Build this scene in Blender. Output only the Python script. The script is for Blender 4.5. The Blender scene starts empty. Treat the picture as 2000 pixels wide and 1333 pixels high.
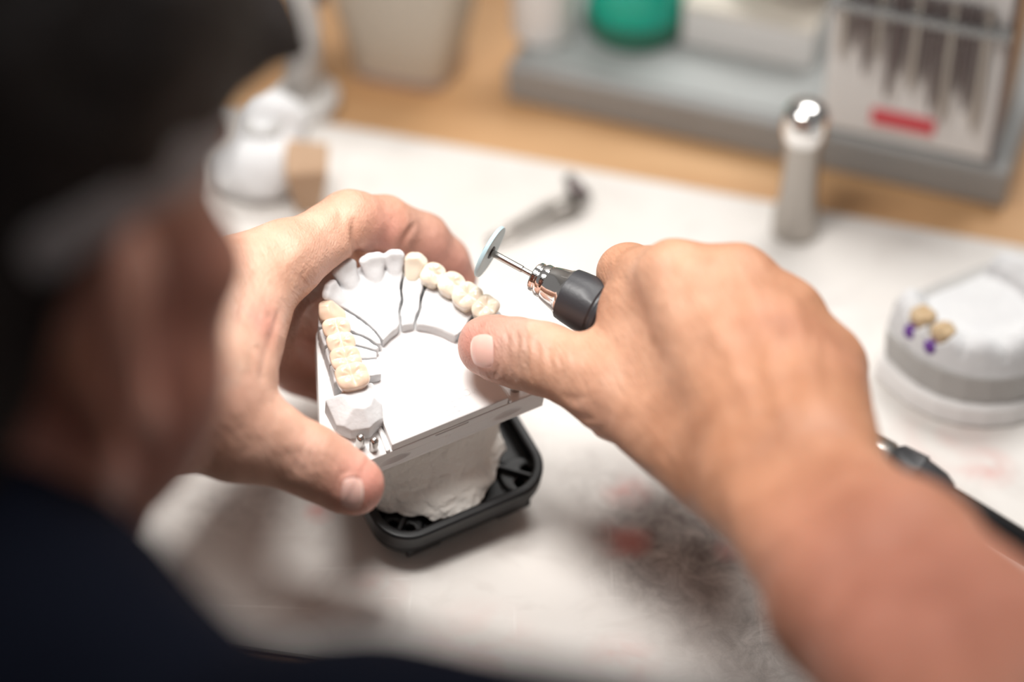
import bpy, math, random
import numpy as np
from mathutils import Vector, Matrix

SC = bpy.context.scene
COL = SC.collection
TZ = 0.75                                  # height of the bench top

# ------------------------------------------------------------------ camera
FPX = 85.0 / 36.0 * 2000.0
PITCH = math.radians(42)
CAM = np.array([0.0, 0.0, TZ + 0.65])
RT = np.array([1.0, 0, 0])
UP = np.array([0, math.sin(PITCH), math.cos(PITCH)])
FW = np.array([0, math.cos(PITCH), -math.sin(PITCH)])
cam_d = bpy.data.cameras.new('camera')
cam_d.lens = 85; cam_d.sensor_width = 36
cam_d.clip_start = 0.02; cam_d.clip_end = 50
cam_d.dof.use_dof = True
cam_d.dof.focus_distance = 0.846
cam_d.dof.aperture_fstop = 2.4
cam_d.dof.aperture_blades = 0
cam = bpy.data.objects.new('camera', cam_d)
cam.location = CAM
cam.rotation_euler = (math.pi / 2 - PITCH, 0, 0)
COL.objects.link(cam)
SC.camera = cam

# ------------------------------------------------------------------ world, light, exposure
SC.view_settings.view_transform = 'Standard'
SC.view_settings.look = 'None'
SC.view_settings.gamma = 1
SC.view_settings.use_curve_mapping = False
SC.view_settings.exposure = 0.0
world = bpy.data.worlds.new('world'); SC.world = world
world.use_nodes = True
bg = world.node_tree.nodes['Background']
bg.inputs[0].default_value = (1.0, 0.96, 0.93, 1)
bg.inputs[1].default_value = 0.20


def area(name, loc, target, sx, sy, power, color=(1, 1, 1), spread=None):
    l = bpy.data.lights.new(name, 'AREA'); l.shape = 'RECTANGLE'
    l.size = sx; l.size_y = sy; l.energy = power; l.color = color
    o = bpy.data.objects.new(name, l); COL.objects.link(o)
    o.location = loc
    if spread: l.spread = math.radians(spread)
    o.rotation_euler = (Vector(target) - Vector(loc)).to_track_quat('-Z', 'Y').to_euler()
    return o


area('bench_lamp_light', (-0.11, 0.60, TZ + 0.54), (-0.09, 0.65, TZ), 0.22, 0.13, 1.02, (1.0, 0.975, 0.94), 95)
area('ceiling_panel_light', (0.5, 1.7, 2.7), (0, 0.9, TZ), 1.2, 0.6, 36, (1.0, 0.98, 0.95))


# ------------------------------------------------------------------ pixel helper for laying things out in the room
def P(x, y, d):
    return CAM + d * (FW + RT * (x - 1000) / FPX - UP * (y - 666.5) / FPX)


def onz(x, y, z=0.0):
    r = FW + RT * (x - 1000) / FPX - UP * (y - 666.5) / FPX
    return CAM + r * (TZ + z - CAM[2]) / r[2]


# ------------------------------------------------------------------ objects
def mesh_obj(name, V, F, material=None, parent=None, smooth=True):
    me = bpy.data.meshes.new(name)
    V = np.asarray(V, dtype=np.float64)
    if isinstance(F, np.ndarray):
        n, k = F.shape
        me.vertices.add(len(V)); me.vertices.foreach_set('co', V.ravel())
        me.loops.add(n * k); me.loops.foreach_set('vertex_index', F.ravel().astype(np.int32))
        me.polygons.add(n)
        me.polygons.foreach_set('loop_start', np.arange(0, n * k, k, dtype=np.int32))
        me.update(calc_edges=True)
        me.validate()
    else:
        me.from_pydata([tuple(v) for v in V], [], F)
        me.update()
    if smooth:
        me.polygons.foreach_set('use_smooth', [True] * len(me.polygons))
    if material: me.materials.append(material)
    o = bpy.data.objects.new(name, me); COL.objects.link(o)
    if parent is not None: o.parent = parent
    return o


def tag(o, label, cat=None, group=None):
    o['label'] = label
    if cat: o['category'] = cat
    if group: o['group'] = group
    return o


def empty(name, loc, rot=None):
    o = bpy.data.objects.new(name, None); COL.objects.link(o)
    o.location = loc
    if rot is not None: o.rotation_euler = rot
    o.empty_display_size = 0.01
    return o


def recentre(o, loc):
    """put the object's origin at loc (world) keeping its shape in place"""
    loc = Vector(loc)
    o.data.transform(Matrix.Translation(-loc)); o.location = loc
    return o


class MB:
    """collects simple shapes; build() makes ONE mesh object"""
    def __init__(s): s.V = []; s.F = []
    def add(s, V, F):
        n = len(s.V); s.V += [tuple(v) for v in V]; s.F += [tuple(i + n for i in f) for f in F]
    def prism(s, poly, z0, z1, inset=0.0, taper=0.0):
        """poly: ccw 2d points; bevelled top by inset"""
        n = len(poly); c = np.mean(np.array(poly), axis=0)
        def ring(off, z):
            out = []
            for i in range(n):
                p0 = np.array(poly[i - 1]); p1 = np.array(poly[i]); p2 = np.array(poly[(i + 1) % n])
                e1 = (p1 - p0) / np.linalg.norm(p1 - p0); e2 = (p2 - p1) / np.linalg.norm(p2 - p1)
                n1 = np.array([-e1[1], e1[0]]); n2 = np.array([-e2[1], e2[0]])
                b = n1 + n2; b = b / max(0.3, (1 + n1 @ n2))
                q = p1 + b * off
                out.append((q[0], q[1], z))
            return out
        rings = [ring(taper + 0, z0)]
        if inset > 0:
            rings = [ring(inset, z0), ring(0, z0 + inset), ring(taper, z1 - inset), ring(taper + inset, z1)]
        else:
            rings = [ring(0, z0), ring(taper, z1)]
        V = [v for r in rings for v in r]; F = []
        for k in range(len(rings) - 1):
            for i in range(n):
                j = (i + 1) % n
                F.append((k * n + i, k * n + j, (k + 1) * n + j, (k + 1) * n + i))
        F.append(tuple(range(n - 1, -1, -1)))
        F.append(tuple((len(rings) - 1) * n + i for i in range(n)))
        s.add(V, F); return s
    def box(s, lo, hi, b=0.0):
        s.prism([(lo[0], lo[1]), (hi[0], lo[1]), (hi[0], hi[1]), (lo[0], hi[1])], lo[2], hi[2], b); return s
    def lathe(s, prof, seg=48, origin=(0, 0, 0), axis=(0, 0, 1)):
        """prof: (radius, distance along the axis)"""
        a = Vector(axis).normalized(); q = a.to_track_quat('Z', 'Y')
        V = []; F = []; n = len(prof)
        for r, z in prof:
            for i in range(seg):
                t = 2 * math.pi * i / seg
                V.append(tuple(Vector(origin) + q @ Vector((r * math.cos(t), r * math.sin(t), z))))
        for k in range(n - 1):
            for i in range(seg):
                j = (i + 1) % seg
                F.append((k * seg + i, k * seg + j, (k + 1) * seg + j, (k + 1) * seg + i))
        F.append(tuple(range(seg - 1, -1, -1))); F.append(tuple((n - 1) * seg + i for i in range(seg)))
        s.add(V, F); return s
    def tube(s, pts, rad, seg=16):
        pts = [Vector(p) for p in pts]; V = []; F = []; n = len(pts)
        up = Vector((0, 0, 1))
        for k, p in enumerate(pts):
            t = (pts[min(k + 1, n - 1)] - pts[max(k - 1, 0)]).normalized()
            a = t.cross(up)
            if a.length < 1e-3: a = t.cross(Vector((1, 0, 0)))
            a.normalize(); b = t.cross(a).normalized()
            r = rad[k] if isinstance(rad, (list, tuple)) else rad
            for i in range(seg):
                u = 2 * math.pi * i / seg
                V.append(tuple(p + a * r * math.cos(u) + b * r * math.sin(u)))
        for k in range(n - 1):
            for i in range(seg):
                j = (i + 1) % seg
                F.append((k * seg + i, k * seg + j, (k + 1) * seg + j, (k + 1) * seg + i))
        F.append(tuple(range(seg - 1, -1, -1))); F.append(tuple((n - 1) * seg + i for i in range(seg)))
        s.add(V, F); return s
    def build(s, name, material, parent=None, smooth=False, angle=None):
        o = mesh_obj(name, s.V, s.F, material, parent, smooth)
        if angle is not None:
            try:
                o.data.set_sharp_from_angle(angle=math.radians(angle))
            except Exception:
                pass
        return o


# ------------------------------------------------------------------ signed distance shapes and their mesher
def surface_net(fn, lo, hi, h):
    lo = np.array(lo, float); hi = np.array(hi, float); B = 4
    nb = np.ceil((hi - lo) / (h * B)).astype(int) + 1
    n = nb * B
    cx = [lo[a] + (np.arange(nb[a]) * B + (B - 1) / 2) * h for a in range(3)]
    G = np.stack(np.meshgrid(*cx, indexing='ij'), -1).reshape(-1, 3)
    dc = np.concatenate([fn(G[i:i + 200000]) for i in range(0, len(G), 200000)])
    keep = np.abs(dc) < h * B * 1.5 + h
    D = np.repeat(np.repeat(np.repeat(np.where(dc.reshape(nb) < 0, -1e3, 1e3).astype(np.float32), B, 0), B, 1), B, 2)
    kb = np.stack(np.unravel_index(np.nonzero(keep)[0], nb), -1)
    off = np.stack(np.meshgrid(range(B), range(B), range(B), indexing='ij'), -1).reshape(-1, 3)
    for i in range(0, len(kb), 6000):
        idx = (kb[i:i + 6000, None, :] * B + off[None]).reshape(-1, 3)
        D[idx[:, 0], idx[:, 1], idx[:, 2]] = fn(lo + idx * h)
    ins = D < 0
    S = np.zeros(0)
    cid = lambda I: (I[:, 0] * n[1] + I[:, 1]) * n[2] + I[:, 2]
    cells = []; pts = []; quads = []
    for a in range(3):
        sl0 = [slice(None)] * 3; sl1 = [slice(None)] * 3
        sl0[a] = slice(0, -1); sl1[a] = slice(1, None)
        b, c = (a + 1) % 3, (a + 2) % 3
        for ax in (b, c):
            pass
        I = np.argwhere(ins[tuple(sl0)] != ins[tuple(sl1)])
        I = I[(I[:, b] > 0) & (I[:, c] > 0) & (I[:, b] < n[b] - 1) & (I[:, c] < n[c] - 1)]
        if not len(I): continue
        J = I.copy(); J[:, a] += 1
        d0 = D[I[:, 0], I[:, 1], I[:, 2]].astype(float); d1 = D[J[:, 0], J[:, 1], J[:, 2]].astype(float)
        t = np.clip(d0 / (d0 - d1), 0, 1)
        p = I.astype(float); p[:, a] += t
        q = []
        for (ob, oc) in ((0, 0), (-1, 0), (-1, -1), (0, -1)):
            K = I.copy(); K[:, b] += ob; K[:, c] += oc
            k = cid(K); q.append(k); cells.append(k); pts.append(p)
        q = np.stack(q, -1)
        flip = d0 < 0
        q[~flip] = q[~flip][:, ::-1]
        quads.append(q[:, ::-1])
    cells = np.concatenate(cells); pts = np.concatenate(pts); quads = np.concatenate(quads)
    u, inv = np.unique(cells, return_inverse=True)
    cnt = np.bincount(inv)
    V = np.stack([np.bincount(inv, pts[:, k]) / cnt for k in range(3)], -1) * h + lo
    F = np.searchsorted(u, quads)
    # outward facing: test orientation on a sample
    v = V[F]; nn = np.cross(v[:, 1] - v[:, 0], v[:, 2] - v[:, 0]); m = v.mean(1)
    s = slice(None, None, max(1, len(F) // 2000))
    l = np.linalg.norm(nn[s], axis=1, keepdims=True) + 1e-12
    g = fn(m[s] + nn[s] / l * h) - fn(m[s] - nn[s] / l * h)
    if np.sum(g) < 0: F = F[:, ::-1]
    return V, np.ascontiguousarray(F)


def smin(a, b, k):
    hh = np.clip(0.5 + 0.5 * (b - a) / k, 0, 1)
    return b + (a - b) * hh - k * hh * (1 - hh)


def smax(a, b, k): return -smin(-a, -b, k)


def cap(p, a, b, ra, rb):
    a = np.asarray(a, float); b = np.asarray(b, float)
    ab = b - a; t = np.clip(((p - a) @ ab) / max(ab @ ab, 1e-12), 0, 1)
    w = p - a - t[:, None] * ab
    return np.sqrt(np.einsum('ij,ij->i', w, w)) - (ra + t * (rb - ra))


def ell(p, c, r, Rm=None):
    q = p - np.asarray(c, float)
    if Rm is not None: q = q @ Rm        # columns of Rm: the ellipsoid's own axes
    r = np.asarray(r, float)
    k0 = np.sqrt(np.sum((q / r) ** 2, 1)); k1 = np.sqrt(np.sum((q / r ** 2) ** 2, 1)) + 1e-9
    return k0 * (k0 - 1) / k1


def chain(p, nodes, k):
    """nodes: (xyz, radius); smooth chain of tapered capsules"""
    d = None
    for i in range(len(nodes) - 1):
        c = cap(p, nodes[i][0], nodes[i + 1][0], nodes[i][1], nodes[i + 1][1])
        d = c if d is None else smin(d, c, k)
    return d


def _hash(ix, iy, iz):
    with np.errstate(over='ignore'):
        hh = (ix.astype(np.uint32) * np.uint32(73856093)) ^ (iy.astype(np.uint32) * np.uint32(19349663)) ^ (iz.astype(np.uint32) * np.uint32(83492791))
        hh ^= hh >> np.uint32(13); hh = hh * np.uint32(1274126177); hh ^= hh >> np.uint32(16)
    return hh.astype(np.float64) / 4294967295.0


def vnoise(p):
    i = np.floor(p).astype(np.int64) + 10000; f = p - np.floor(p); f = f * f * (3 - 2 * f)
    r = 0
    for a in (0, 1):
        for b in (0, 1):
            for c in (0, 1):
                w = (f[:, 0] if a else 1 - f[:, 0]) * (f[:, 1] if b else 1 - f[:, 1]) * (f[:, 2] if c else 1 - f[:, 2])
                r = r + w * _hash(i[:, 0] + a, i[:, 1] + b, i[:, 2] + c)
    return r * 2 - 1


def fbm(p, o=3):
    s = 0; a = 1
    for k in range(o):
        s = s + a * vnoise(p * 2 ** k + 17.3 * k); a *= 0.5
    return s


# ------------------------------------------------------------------ materials
def material(name, color, rough=0.5, metal=0.0, sss=0.0, sss_scale=0.002, sss_rad=(1, .35, .2), spec=0.5, trans=0.0,
             vary=None, vary_scale=40, vary_amt=0.5, bump=0.0, bump_scale=300, bump_dist=0.0005, coat=0.0, detail=4, ior=None):
    m = bpy.data.materials.new(name); m.use_nodes = True
    nt = m.node_tree; b = nt.nodes['Principled BSDF']
    b.inputs['Base Color'].default_value = (*color, 1)
    b.inputs['Roughness'].default_value = rough; b.inputs['Metallic'].default_value = metal
    b.inputs['Specular IOR Level'].default_value = spec
    b.inputs['Transmission Weight'].default_value = trans
    b.inputs['Coat Weight'].default_value = coat
    if ior: b.inputs['IOR'].default_value = ior
    if sss > 0:
        b.inputs['Subsurface Weight'].default_value = sss
        b.inputs['Subsurface Scale'].default_value = sss_scale
        b.inputs['Subsurface Radius'].default_value = sss_rad
    tc = nt.nodes.new('ShaderNodeTexCoord')
    if vary is not None:
        n = nt.nodes.new('ShaderNodeTexNoise'); n.inputs['Scale'].default_value = vary_scale; n.inputs['Detail'].default_value = detail
        nt.links.new(tc.outputs['Object'], n.inputs['Vector'])
        r = nt.nodes.new('ShaderNodeValToRGB')
        r.color_ramp.elements[0].position = 0.5 - vary_amt / 2; r.color_ramp.elements[0].color = (*color, 1)
        r.color_ramp.elements[1].position = 0.5 + vary_amt / 2; r.color_ramp.elements[1].color = (*vary, 1)
        nt.links.new(n.outputs['Fac'], r.inputs['Fac']); nt.links.new(r.outputs['Color'], b.inputs['Base Color'])
    if bump > 0:
        n = nt.nodes.new('ShaderNodeTexNoise'); n.inputs['Scale'].default_value = bump_scale; n.inputs['Detail'].default_value = 5
        nt.links.new(tc.outputs['Object'], n.inputs['Vector'])
        bn = nt.nodes.new('ShaderNodeBump'); bn.inputs['Strength'].default_value = bump; bn.inputs['Distance'].default_value = bump_dist
        nt.links.new(n.outputs['Fac'], bn.inputs['Height']); nt.links.new(bn.outputs['Normal'], b.inputs['Normal'])
    return m


M = {}
M['white_plastic'] = material('white_plastic', (.86, .84, .83), .38, spec=.4)
M['plaster'] = material('plaster', (.74, .74, .745), .75, spec=.25, bump=.35, bump_scale=900, bump_dist=.0003, vary=(.68, .68, .69), vary_scale=160)
M['plaster_warm'] = material('mounting_plaster', (.92, .89, .84), .85, spec=.2, bump=.8, bump_scale=420, bump_dist=.0009, vary=(.86, .82, .76), vary_scale=70)
M['ceramic'] = material('ceramic', (.76, .66, .53), .14, sss=.35, sss_scale=.0016, sss_rad=(1, .7, .45), spec=.6, coat=.5, vary=(.80, .71, .59), vary_scale=180)
M['ceramic_amber'] = material('amber_ceramic', (.75, .54, .40), .15, sss=.35, sss_scale=.0016, sss_rad=(1, .6, .35), spec=.6, coat=.4, vary=(.79, .62, .49), vary_scale=170)
M['black_plastic'] = material('black_plastic', (.008, .008, .009), .40, spec=.35, bump=.25, bump_scale=1500, bump_dist=.0001)
M['rubber'] = material('grey_rubber', (.035, .035, .04), .42, spec=.5, bump=.3, bump_scale=900, bump_dist=.0002)
M['chrome'] = material('chrome', (.86, .85, .84), .09, 1.0)
M['steel'] = material('steel', (.50, .48, .46), .22, 1.0)
M['brushed'] = material('brushed_metal', (.42, .39, .36), .32, 1.0, bump=.2, bump_scale=500)
M['disc_blue'] = material('pale_blue_silicone', (.46, .62, .68), .45, spec=.4)
M['nail'] = material('nail', (.80, .52, .45), .28, sss=.25, sss_scale=.001, spec=.5)
M['hair'] = material('dark_hair', (.010, .008, .008), .6, spec=.15, bump=1.0, bump_scale=260, bump_dist=.002)
M['shirt'] = material('navy_cloth', (.002, .0032, .009), .9, spec=.1, bump=.4, bump_scale=900, bump_dist=.0006)
M['glasses'] = material('grey_knit', (.30, .28, .285), .8)
M['lens'] = material('clear_lens', (.9, .9, .9), .05, trans=.9)


def skin_material():
    m = bpy.data.materials.new('skin'); m.use_nodes = True; nt = m.node_tree; L = nt.links
    b = nt.nodes['Principled BSDF']
    tc = nt.nodes.new('ShaderNodeTexCoord')
    at = nt.nodes.new('ShaderNodeAttribute'); at.attribute_name = 'tone'
    n = nt.nodes.new('ShaderNodeTexNoise'); n.inputs['Scale'].default_value = 75; n.inputs['Detail'].default_value = 3
    L.new(tc.outputs['Object'], n.inputs['Vector'])
    r = nt.nodes.new('ShaderNodeValToRGB')
    r.color_ramp.elements[0].position = .35; r.color_ramp.elements[0].color = (.80, .74, .70, 1)
    r.color_ramp.elements[1].position = .68; r.color_ramp.elements[1].color = (1.0, 1.0, 1.0, 1)
    L.new(n.outputs['Fac'], r.inputs['Fac'])
    mx = nt.nodes.new('ShaderNodeMix'); mx.data_type = 'RGBA'; mx.blend_type = 'MULTIPLY'; mx.inputs['Factor'].default_value = .8
    L.new(at.outputs['Color'], mx.inputs[6]); L.new(r.outputs['Color'], mx.inputs[7])
    L.new(mx.outputs[2], b.inputs['Base Color'])
    b.inputs['Roughness'].default_value = .46; b.inputs['Specular IOR Level'].default_value = .38
    b.inputs['Subsurface Weight'].default_value = .15; b.inputs['Subsurface Scale'].default_value = .0025
    b.inputs['Subsurface Radius'].default_value = (1, .28, .16)
    # fine skin lines: stretched cell pattern plus pores
    vo = nt.nodes.new('ShaderNodeTexVoronoi'); vo.feature = 'DISTANCE_TO_EDGE'; vo.inputs['Scale'].default_value = 850
    mp = nt.nodes.new('ShaderNodeMapping'); mp.inputs['Scale'].default_value = (1.0, .55, .8); mp.inputs['Rotation'].default_value = (0, 0, .5)
    L.new(tc.outputs['Object'], mp.inputs['Vector']); L.new(mp.outputs['Vector'], vo.inputs['Vector'])
    n2 = nt.nodes.new('ShaderNodeTexNoise'); n2.inputs['Scale'].default_value = 420; n2.inputs['Detail'].default_value = 6
    L.new(mp.outputs['Vector'], n2.inputs['Vector'])
    ad = nt.nodes.new('ShaderNodeMath'); ad.operation = 'MULTIPLY_ADD'; ad.inputs[1].default_value = .6
    L.new(vo.outputs['Distance'], ad.inputs[0]); L.new(n2.outputs['Fac'], ad.inputs[2])
    bm_ = nt.nodes.new('ShaderNodeBump'); bm_.inputs['Strength'].default_value = .6; bm_.inputs['Distance'].default_value = .0005
    # wrinkle lines running across the hands
    cmb = nt.nodes.new('ShaderNodeCombineXYZ')
    for k_, (ax_, sc_) in enumerate((((.86, .30, .40), 620), ((-.2, .86, -.45), 110), ((-.48, .3, .82), 110))):
        dt = nt.nodes.new('ShaderNodeVectorMath'); dt.operation = 'DOT_PRODUCT'; dt.inputs[1].default_value = tuple(v * sc_ for v in ax_)
        L.new(tc.outputs['Object'], dt.inputs[0]); L.new(dt.outputs['Value'], cmb.inputs[k_])
    n3 = nt.nodes.new('ShaderNodeTexNoise'); n3.inputs['Scale'].default_value = 1.0; n3.inputs['Detail'].default_value = 3; n3.inputs['Distortion'].default_value = .7
    L.new(cmb.outputs[0], n3.inputs['Vector'])
    ad2 = nt.nodes.new('ShaderNodeMath'); ad2.operation = 'MULTIPLY_ADD'; ad2.inputs[1].default_value = 1.5
    L.new(n3.outputs['Fac'], ad2.inputs[0]); L.new(ad.outputs[0], ad2.inputs[2]); ad = ad2
    L.new(ad.outputs[0], bm_.inputs['Height']); L.new(bm_.outputs['Normal'], b.inputs['Normal'])
    return m


M['skin'] = skin_material()
_nt = M['nail'].node_tree; _a = _nt.nodes.new('ShaderNodeAttribute'); _a.attribute_name = 'tone'
_nt.links.new(_a.outputs['Color'], _nt.nodes['Principled BSDF'].inputs['Base Color'])


def set_tone(o, cols):
    a = o.data.color_attributes.new('tone', 'FLOAT_COLOR', 'POINT')
    c = np.ones((len(o.data.vertices), 4)); c[:, :3] = cols
    a.data.foreach_set('color', c.ravel())


def mat_surface():
    """the white bench mat: pale, scratched, smudged grey and red in places"""
    m = bpy.data.materials.new('stained_mat'); m.use_nodes = True; nt = m.node_tree; L = nt.links
    b = nt.nodes['Principled BSDF']; tc = nt.nodes.new('ShaderNodeTexCoord')
    geo = nt.nodes.new('ShaderNodeNewGeometry')

    def noise(scale, detail=4, dist=0.0, rough=.55, stretch=None):
        n = nt.nodes.new('ShaderNodeTexNoise'); n.inputs['Scale'].default_value = scale
        n.inputs['Detail'].default_value = detail; n.inputs['Distortion'].default_value = dist; n.inputs['Roughness'].default_value = rough
        if stretch:
            mp = nt.nodes.new('ShaderNodeMapping'); mp.inputs['Scale'].default_value = stretch[0]; mp.inputs['Rotation'].default_value = (0, 0, stretch[1])
            L.new(geo.outputs['Position'], mp.inputs['Vector']); L.new(mp.outputs['Vector'], n.inputs['Vector'])
        else:
            L.new(geo.outputs['Position'], n.inputs['Vector'])
        return n.outputs['Fac']

    def ramp(src, p0, p1, c0=(0, 0, 0, 1), c1=(1, 1, 1, 1)):
        r = nt.nodes.new('ShaderNodeValToRGB'); r.color_ramp.elements[0].position = p0; r.color_ramp.elements[1].position = p1
        r.color_ramp.elements[0].color = c0; r.color_ramp.elements[1].color = c1
        L.new(src, r.inputs['Fac']); return r.outputs['Color']

    def math_(op, a, v):
        k = nt.nodes.new('ShaderNodeMath'); k.operation = op; k.use_clamp = True
        L.new(a, k.inputs[0])
        if isinstance(v, (int, float)): k.inputs[1].default_value = v
        else: L.new(v, k.inputs[1])
        return k.outputs[0]

    def blob(c, r):
        d = nt.nodes.new('ShaderNodeVectorMath'); d.operation = 'DISTANCE'; d.inputs[1].default_value = tuple(c)
        L.new(geo.outputs['Position'], d.inputs[0])
        mr = nt.nodes.new('ShaderNodeMapRange'); mr.inputs['From Min'].default_value = r; mr.inputs['From Max'].default_value = 0
        L.new(d.outputs['Value'], mr.inputs['Value']); return mr.outputs[0]

    def mixc(fac, a, col):
        x = nt.nodes.new('ShaderNodeMix'); x.data_type = 'RGBA'
        L.new(fac, x.inputs['Factor'])
        if isinstance(a, tuple): x.inputs[6].default_value = a
        else: L.new(a, x.inputs[6])
        x.inputs[7].default_value = col
        return x.outputs[2]

    base = ramp(noise(9, 3), .35, .7, (.70, .66, .62, 1), (.76, .73, .70, 1))
    base = mixc(math_('MULTIPLY', ramp(noise(38, 6, 1.2), .50, .74), .35), base, (.50, .45, .42, 1))
    # smudges
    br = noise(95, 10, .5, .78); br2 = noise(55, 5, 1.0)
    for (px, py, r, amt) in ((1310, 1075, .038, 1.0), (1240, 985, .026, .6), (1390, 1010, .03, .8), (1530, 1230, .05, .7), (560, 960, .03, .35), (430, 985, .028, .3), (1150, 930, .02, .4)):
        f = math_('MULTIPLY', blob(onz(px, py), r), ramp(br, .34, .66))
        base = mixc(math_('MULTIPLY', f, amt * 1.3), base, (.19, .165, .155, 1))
    for (px, py, r, amt) in ((1218, 1052, .010, .7), (1235, 1062, .007, .8), (1225, 960, .009, .6), (1420, 1075, .006, .9), (625, 1000, .006, .7), (1215, 1290, .012, .35), (1930, 915, .010, .6), (740, 1150, .01, .3), (940, 1265, .02, .25), (1850, 865, .02, .25)):
        f = math_('MULTIPLY', blob(onz(px, py), r * 1.3), ramp(br2, .35, .6))
        base = mixc(math_('MULTIPLY', f, amt), base, (.66, .25, .22, 1))
    # pale scratches
    s1 = ramp(noise(260, 3, .6, .5, ((1, .05, 1), .55)), .655, .70)
    s2 = ramp(noise(240, 3, .6, .5, ((.05, 1, 1), .25)), .665, .70)
    sc = math_('MAXIMUM', s1, s2)
    sc = math_('MULTIPLY', sc, ramp(noise(18, 2), .45, .62))
    base = mixc(math_('MULTIPLY', sc, 1.0), base, (.82, .79, .76, 1))
    L.new(base, b.inputs['Base Color'])
    b.inputs['Roughness'].default_value = .5; b.inputs['Specular IOR Level'].default_value = .35
    bp = nt.nodes.new('ShaderNodeBump'); bp.inputs['Strength'].default_value = .25; bp.inputs['Distance'].default_value = .0003
    L.new(sc, bp.inputs['Height']); L.new(bp.outputs['Normal'], b.inputs['Normal'])
    return m


def wood_material():
    m = bpy.data.materials.new('beech_wood'); m.use_nodes = True; nt = m.node_tree; L = nt.links
    b = nt.nodes['Principled BSDF']; tc = nt.nodes.new('ShaderNodeTexCoord')
    mp = nt.nodes.new('ShaderNodeMapping'); mp.inputs['Scale'].default_value = (2.0, 26, 10)
    L.new(tc.outputs['Object'], mp.inputs['Vector'])
    n = nt.nodes.new('ShaderNodeTexNoise'); n.inputs['Scale'].default_value = 3.2; n.inputs['Detail'].default_value = 5; n.inputs['Distortion'].default_value = .4
    L.new(mp.outputs['Vector'], n.inputs['Vector'])
    r = nt.nodes.new('ShaderNodeValToRGB')
    r.color_ramp.elements[0].position = .3; r.color_ramp.elements[0].color = (.50, .27, .12, 1)
    r.color_ramp.elements[1].position = .7; r.color_ramp.elements[1].color = (.60, .36, .18, 1)
    L.new(n.outputs['Fac'], r.inputs['Fac']); L.new(r.outputs['Color'], b.inputs['Base Color'])
    b.inputs['Roughness'].default_value = .5
    return m


M['mat'] = mat_surface()
M['wood'] = wood_material()

# ------------------------------------------------------------------ the room and the bench
# the bench runs at an angle to the view: u along it, n across it
BA = math.radians(-16.2)
bu = np.array([math.cos(BA), math.sin(BA), 0]); bn = np.array([-math.sin(BA), math.cos(BA), 0])


def bxy(u, n, z=0.0): return bu * u + bn * n + np.array([0, 0, TZ + z])


def structure(name, mb, m):
    o = mb.build(name, m); o['kind'] = 'structure'; return o


M['floor'] = material('grey_vinyl', (.30, .30, .30), .6, vary=(.35, .35, .35), vary_scale=8)
M['wall'] = material('wall_paint', (.62, .61, .59), .8, bump=.2, bump_scale=80)
structure('floor', MB().box((-2.2, -1.6, -.05), (2.2, 2.0, 0)), M['floor'])
structure('wall_back', MB().box((-2.2, 2.0, 0), (2.2, 2.1, 2.8)), M['wall'])

bench = empty('work_bench', (0, .8, 0), (0, 0, BA))
tag(bench, 'wooden work bench with orange brown top under the white mat', 'bench')
inv_b = np.array([[math.cos(BA), math.sin(BA)], [-math.sin(BA), math.cos(BA)]])


def bl(u, n):     # bench-frame point -> the bench empty's own coordinates
    w = bu * u + bn * n; q = inv_b @ (w[:2] - np.array([0, .8]))
    return q[0], q[1]


def near_edge(u, off=0.0):
    return .5165 + off + .1 * float(np.clip(u + .2, -.12, .12)) - .25 * max(0.0, u - .15) ** 2


poly = [bl(u, near_edge(u, -.012)) for u in np.linspace(-1.0, 1.0, 61)] + [bl(1.0, 1.45), bl(-1.0, 1.45)]
MB().prism(poly, TZ - .034, TZ - .002, .003).build('bench_top', M['wood'], bench)
for (u, n) in ((-.92, .62), (.92, .62), (-.92, 1.38), (.92, 1.38)):
    x, y = bl(u, n)
    MB().box((x - .03, y - .03, 0), (x + .03, y + .03, TZ - .034), .002).build('leg', M['wood'], bench)

mat_poly = [tuple((bu * u + bn * near_edge(u))[:2]) for u in np.linspace(-.62, .62, 61)] + [tuple((bu * .62 + bn * .8106)[:2]), tuple((bu * -.62 + bn * .8106)[:2])]
o = MB().prism(mat_poly, TZ - .002, TZ, .0007).build('bench_mat', M['mat'])
recentre(o, (0, .66, TZ - .002))
tag(o, 'scratched white work mat stained grey and red, spread over the wooden bench', 'mat')
# ------------------------------------------------------------------ the dental model that is held
DO = P(846, 850, .845)
_x = np.array([.881, .35, -.317]); _y = np.array([-.463, .769, -.438])
_x /= np.linalg.norm(_x); _y -= _x * (_x @ _y); _y /= np.linalg.norm(_y); _z = np.cross(_x, _y)
EX, EY, EZ = [RT * v[0] + UP * v[1] - FW * v[2] for v in (_x, _y, _z)]
DM = Matrix(((EX[0], EY[0], EZ[0], DO[0]), (EX[1], EY[1], EZ[1], DO[1]), (EX[2], EY[2], EZ[2], DO[2]), (0, 0, 0, 1)))


def dw(x, y, z): return DO + (EX * x + EY * y + EZ * z) / 1000


dental = empty('dental_model', DO)
dental.matrix_world = DM
tag(dental, 'plaster dental arch on white plastic base and black plate, held in the hands', 'dental model')
MM = .001


def sd_poly(p2, poly):
    """exact signed distance to a polygon, 2d"""
    poly = np.asarray(poly, float); n = len(poly)
    d = np.full(len(p2), 1e9); s = np.ones(len(p2))
    for i in range(n):
        a = poly[i]; b = poly[i - 1]; e = b - a; w = p2 - a
        t = np.clip((w @ e) / (e @ e), 0, 1); bb = w - t[:, None] * e
        d = np.minimum(d, np.sum(bb * bb, 1))
        c1 = p2[:, 1] >= a[1]; c2 = p2[:, 1] < b[1]; c3 = e[0] * w[:, 1] > e[1] * w[:, 0]
        s = np.where((c1 & c2 & c3) | (~c1 & ~c2 & ~c3), -s, s)
    return s * np.sqrt(d)


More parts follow.
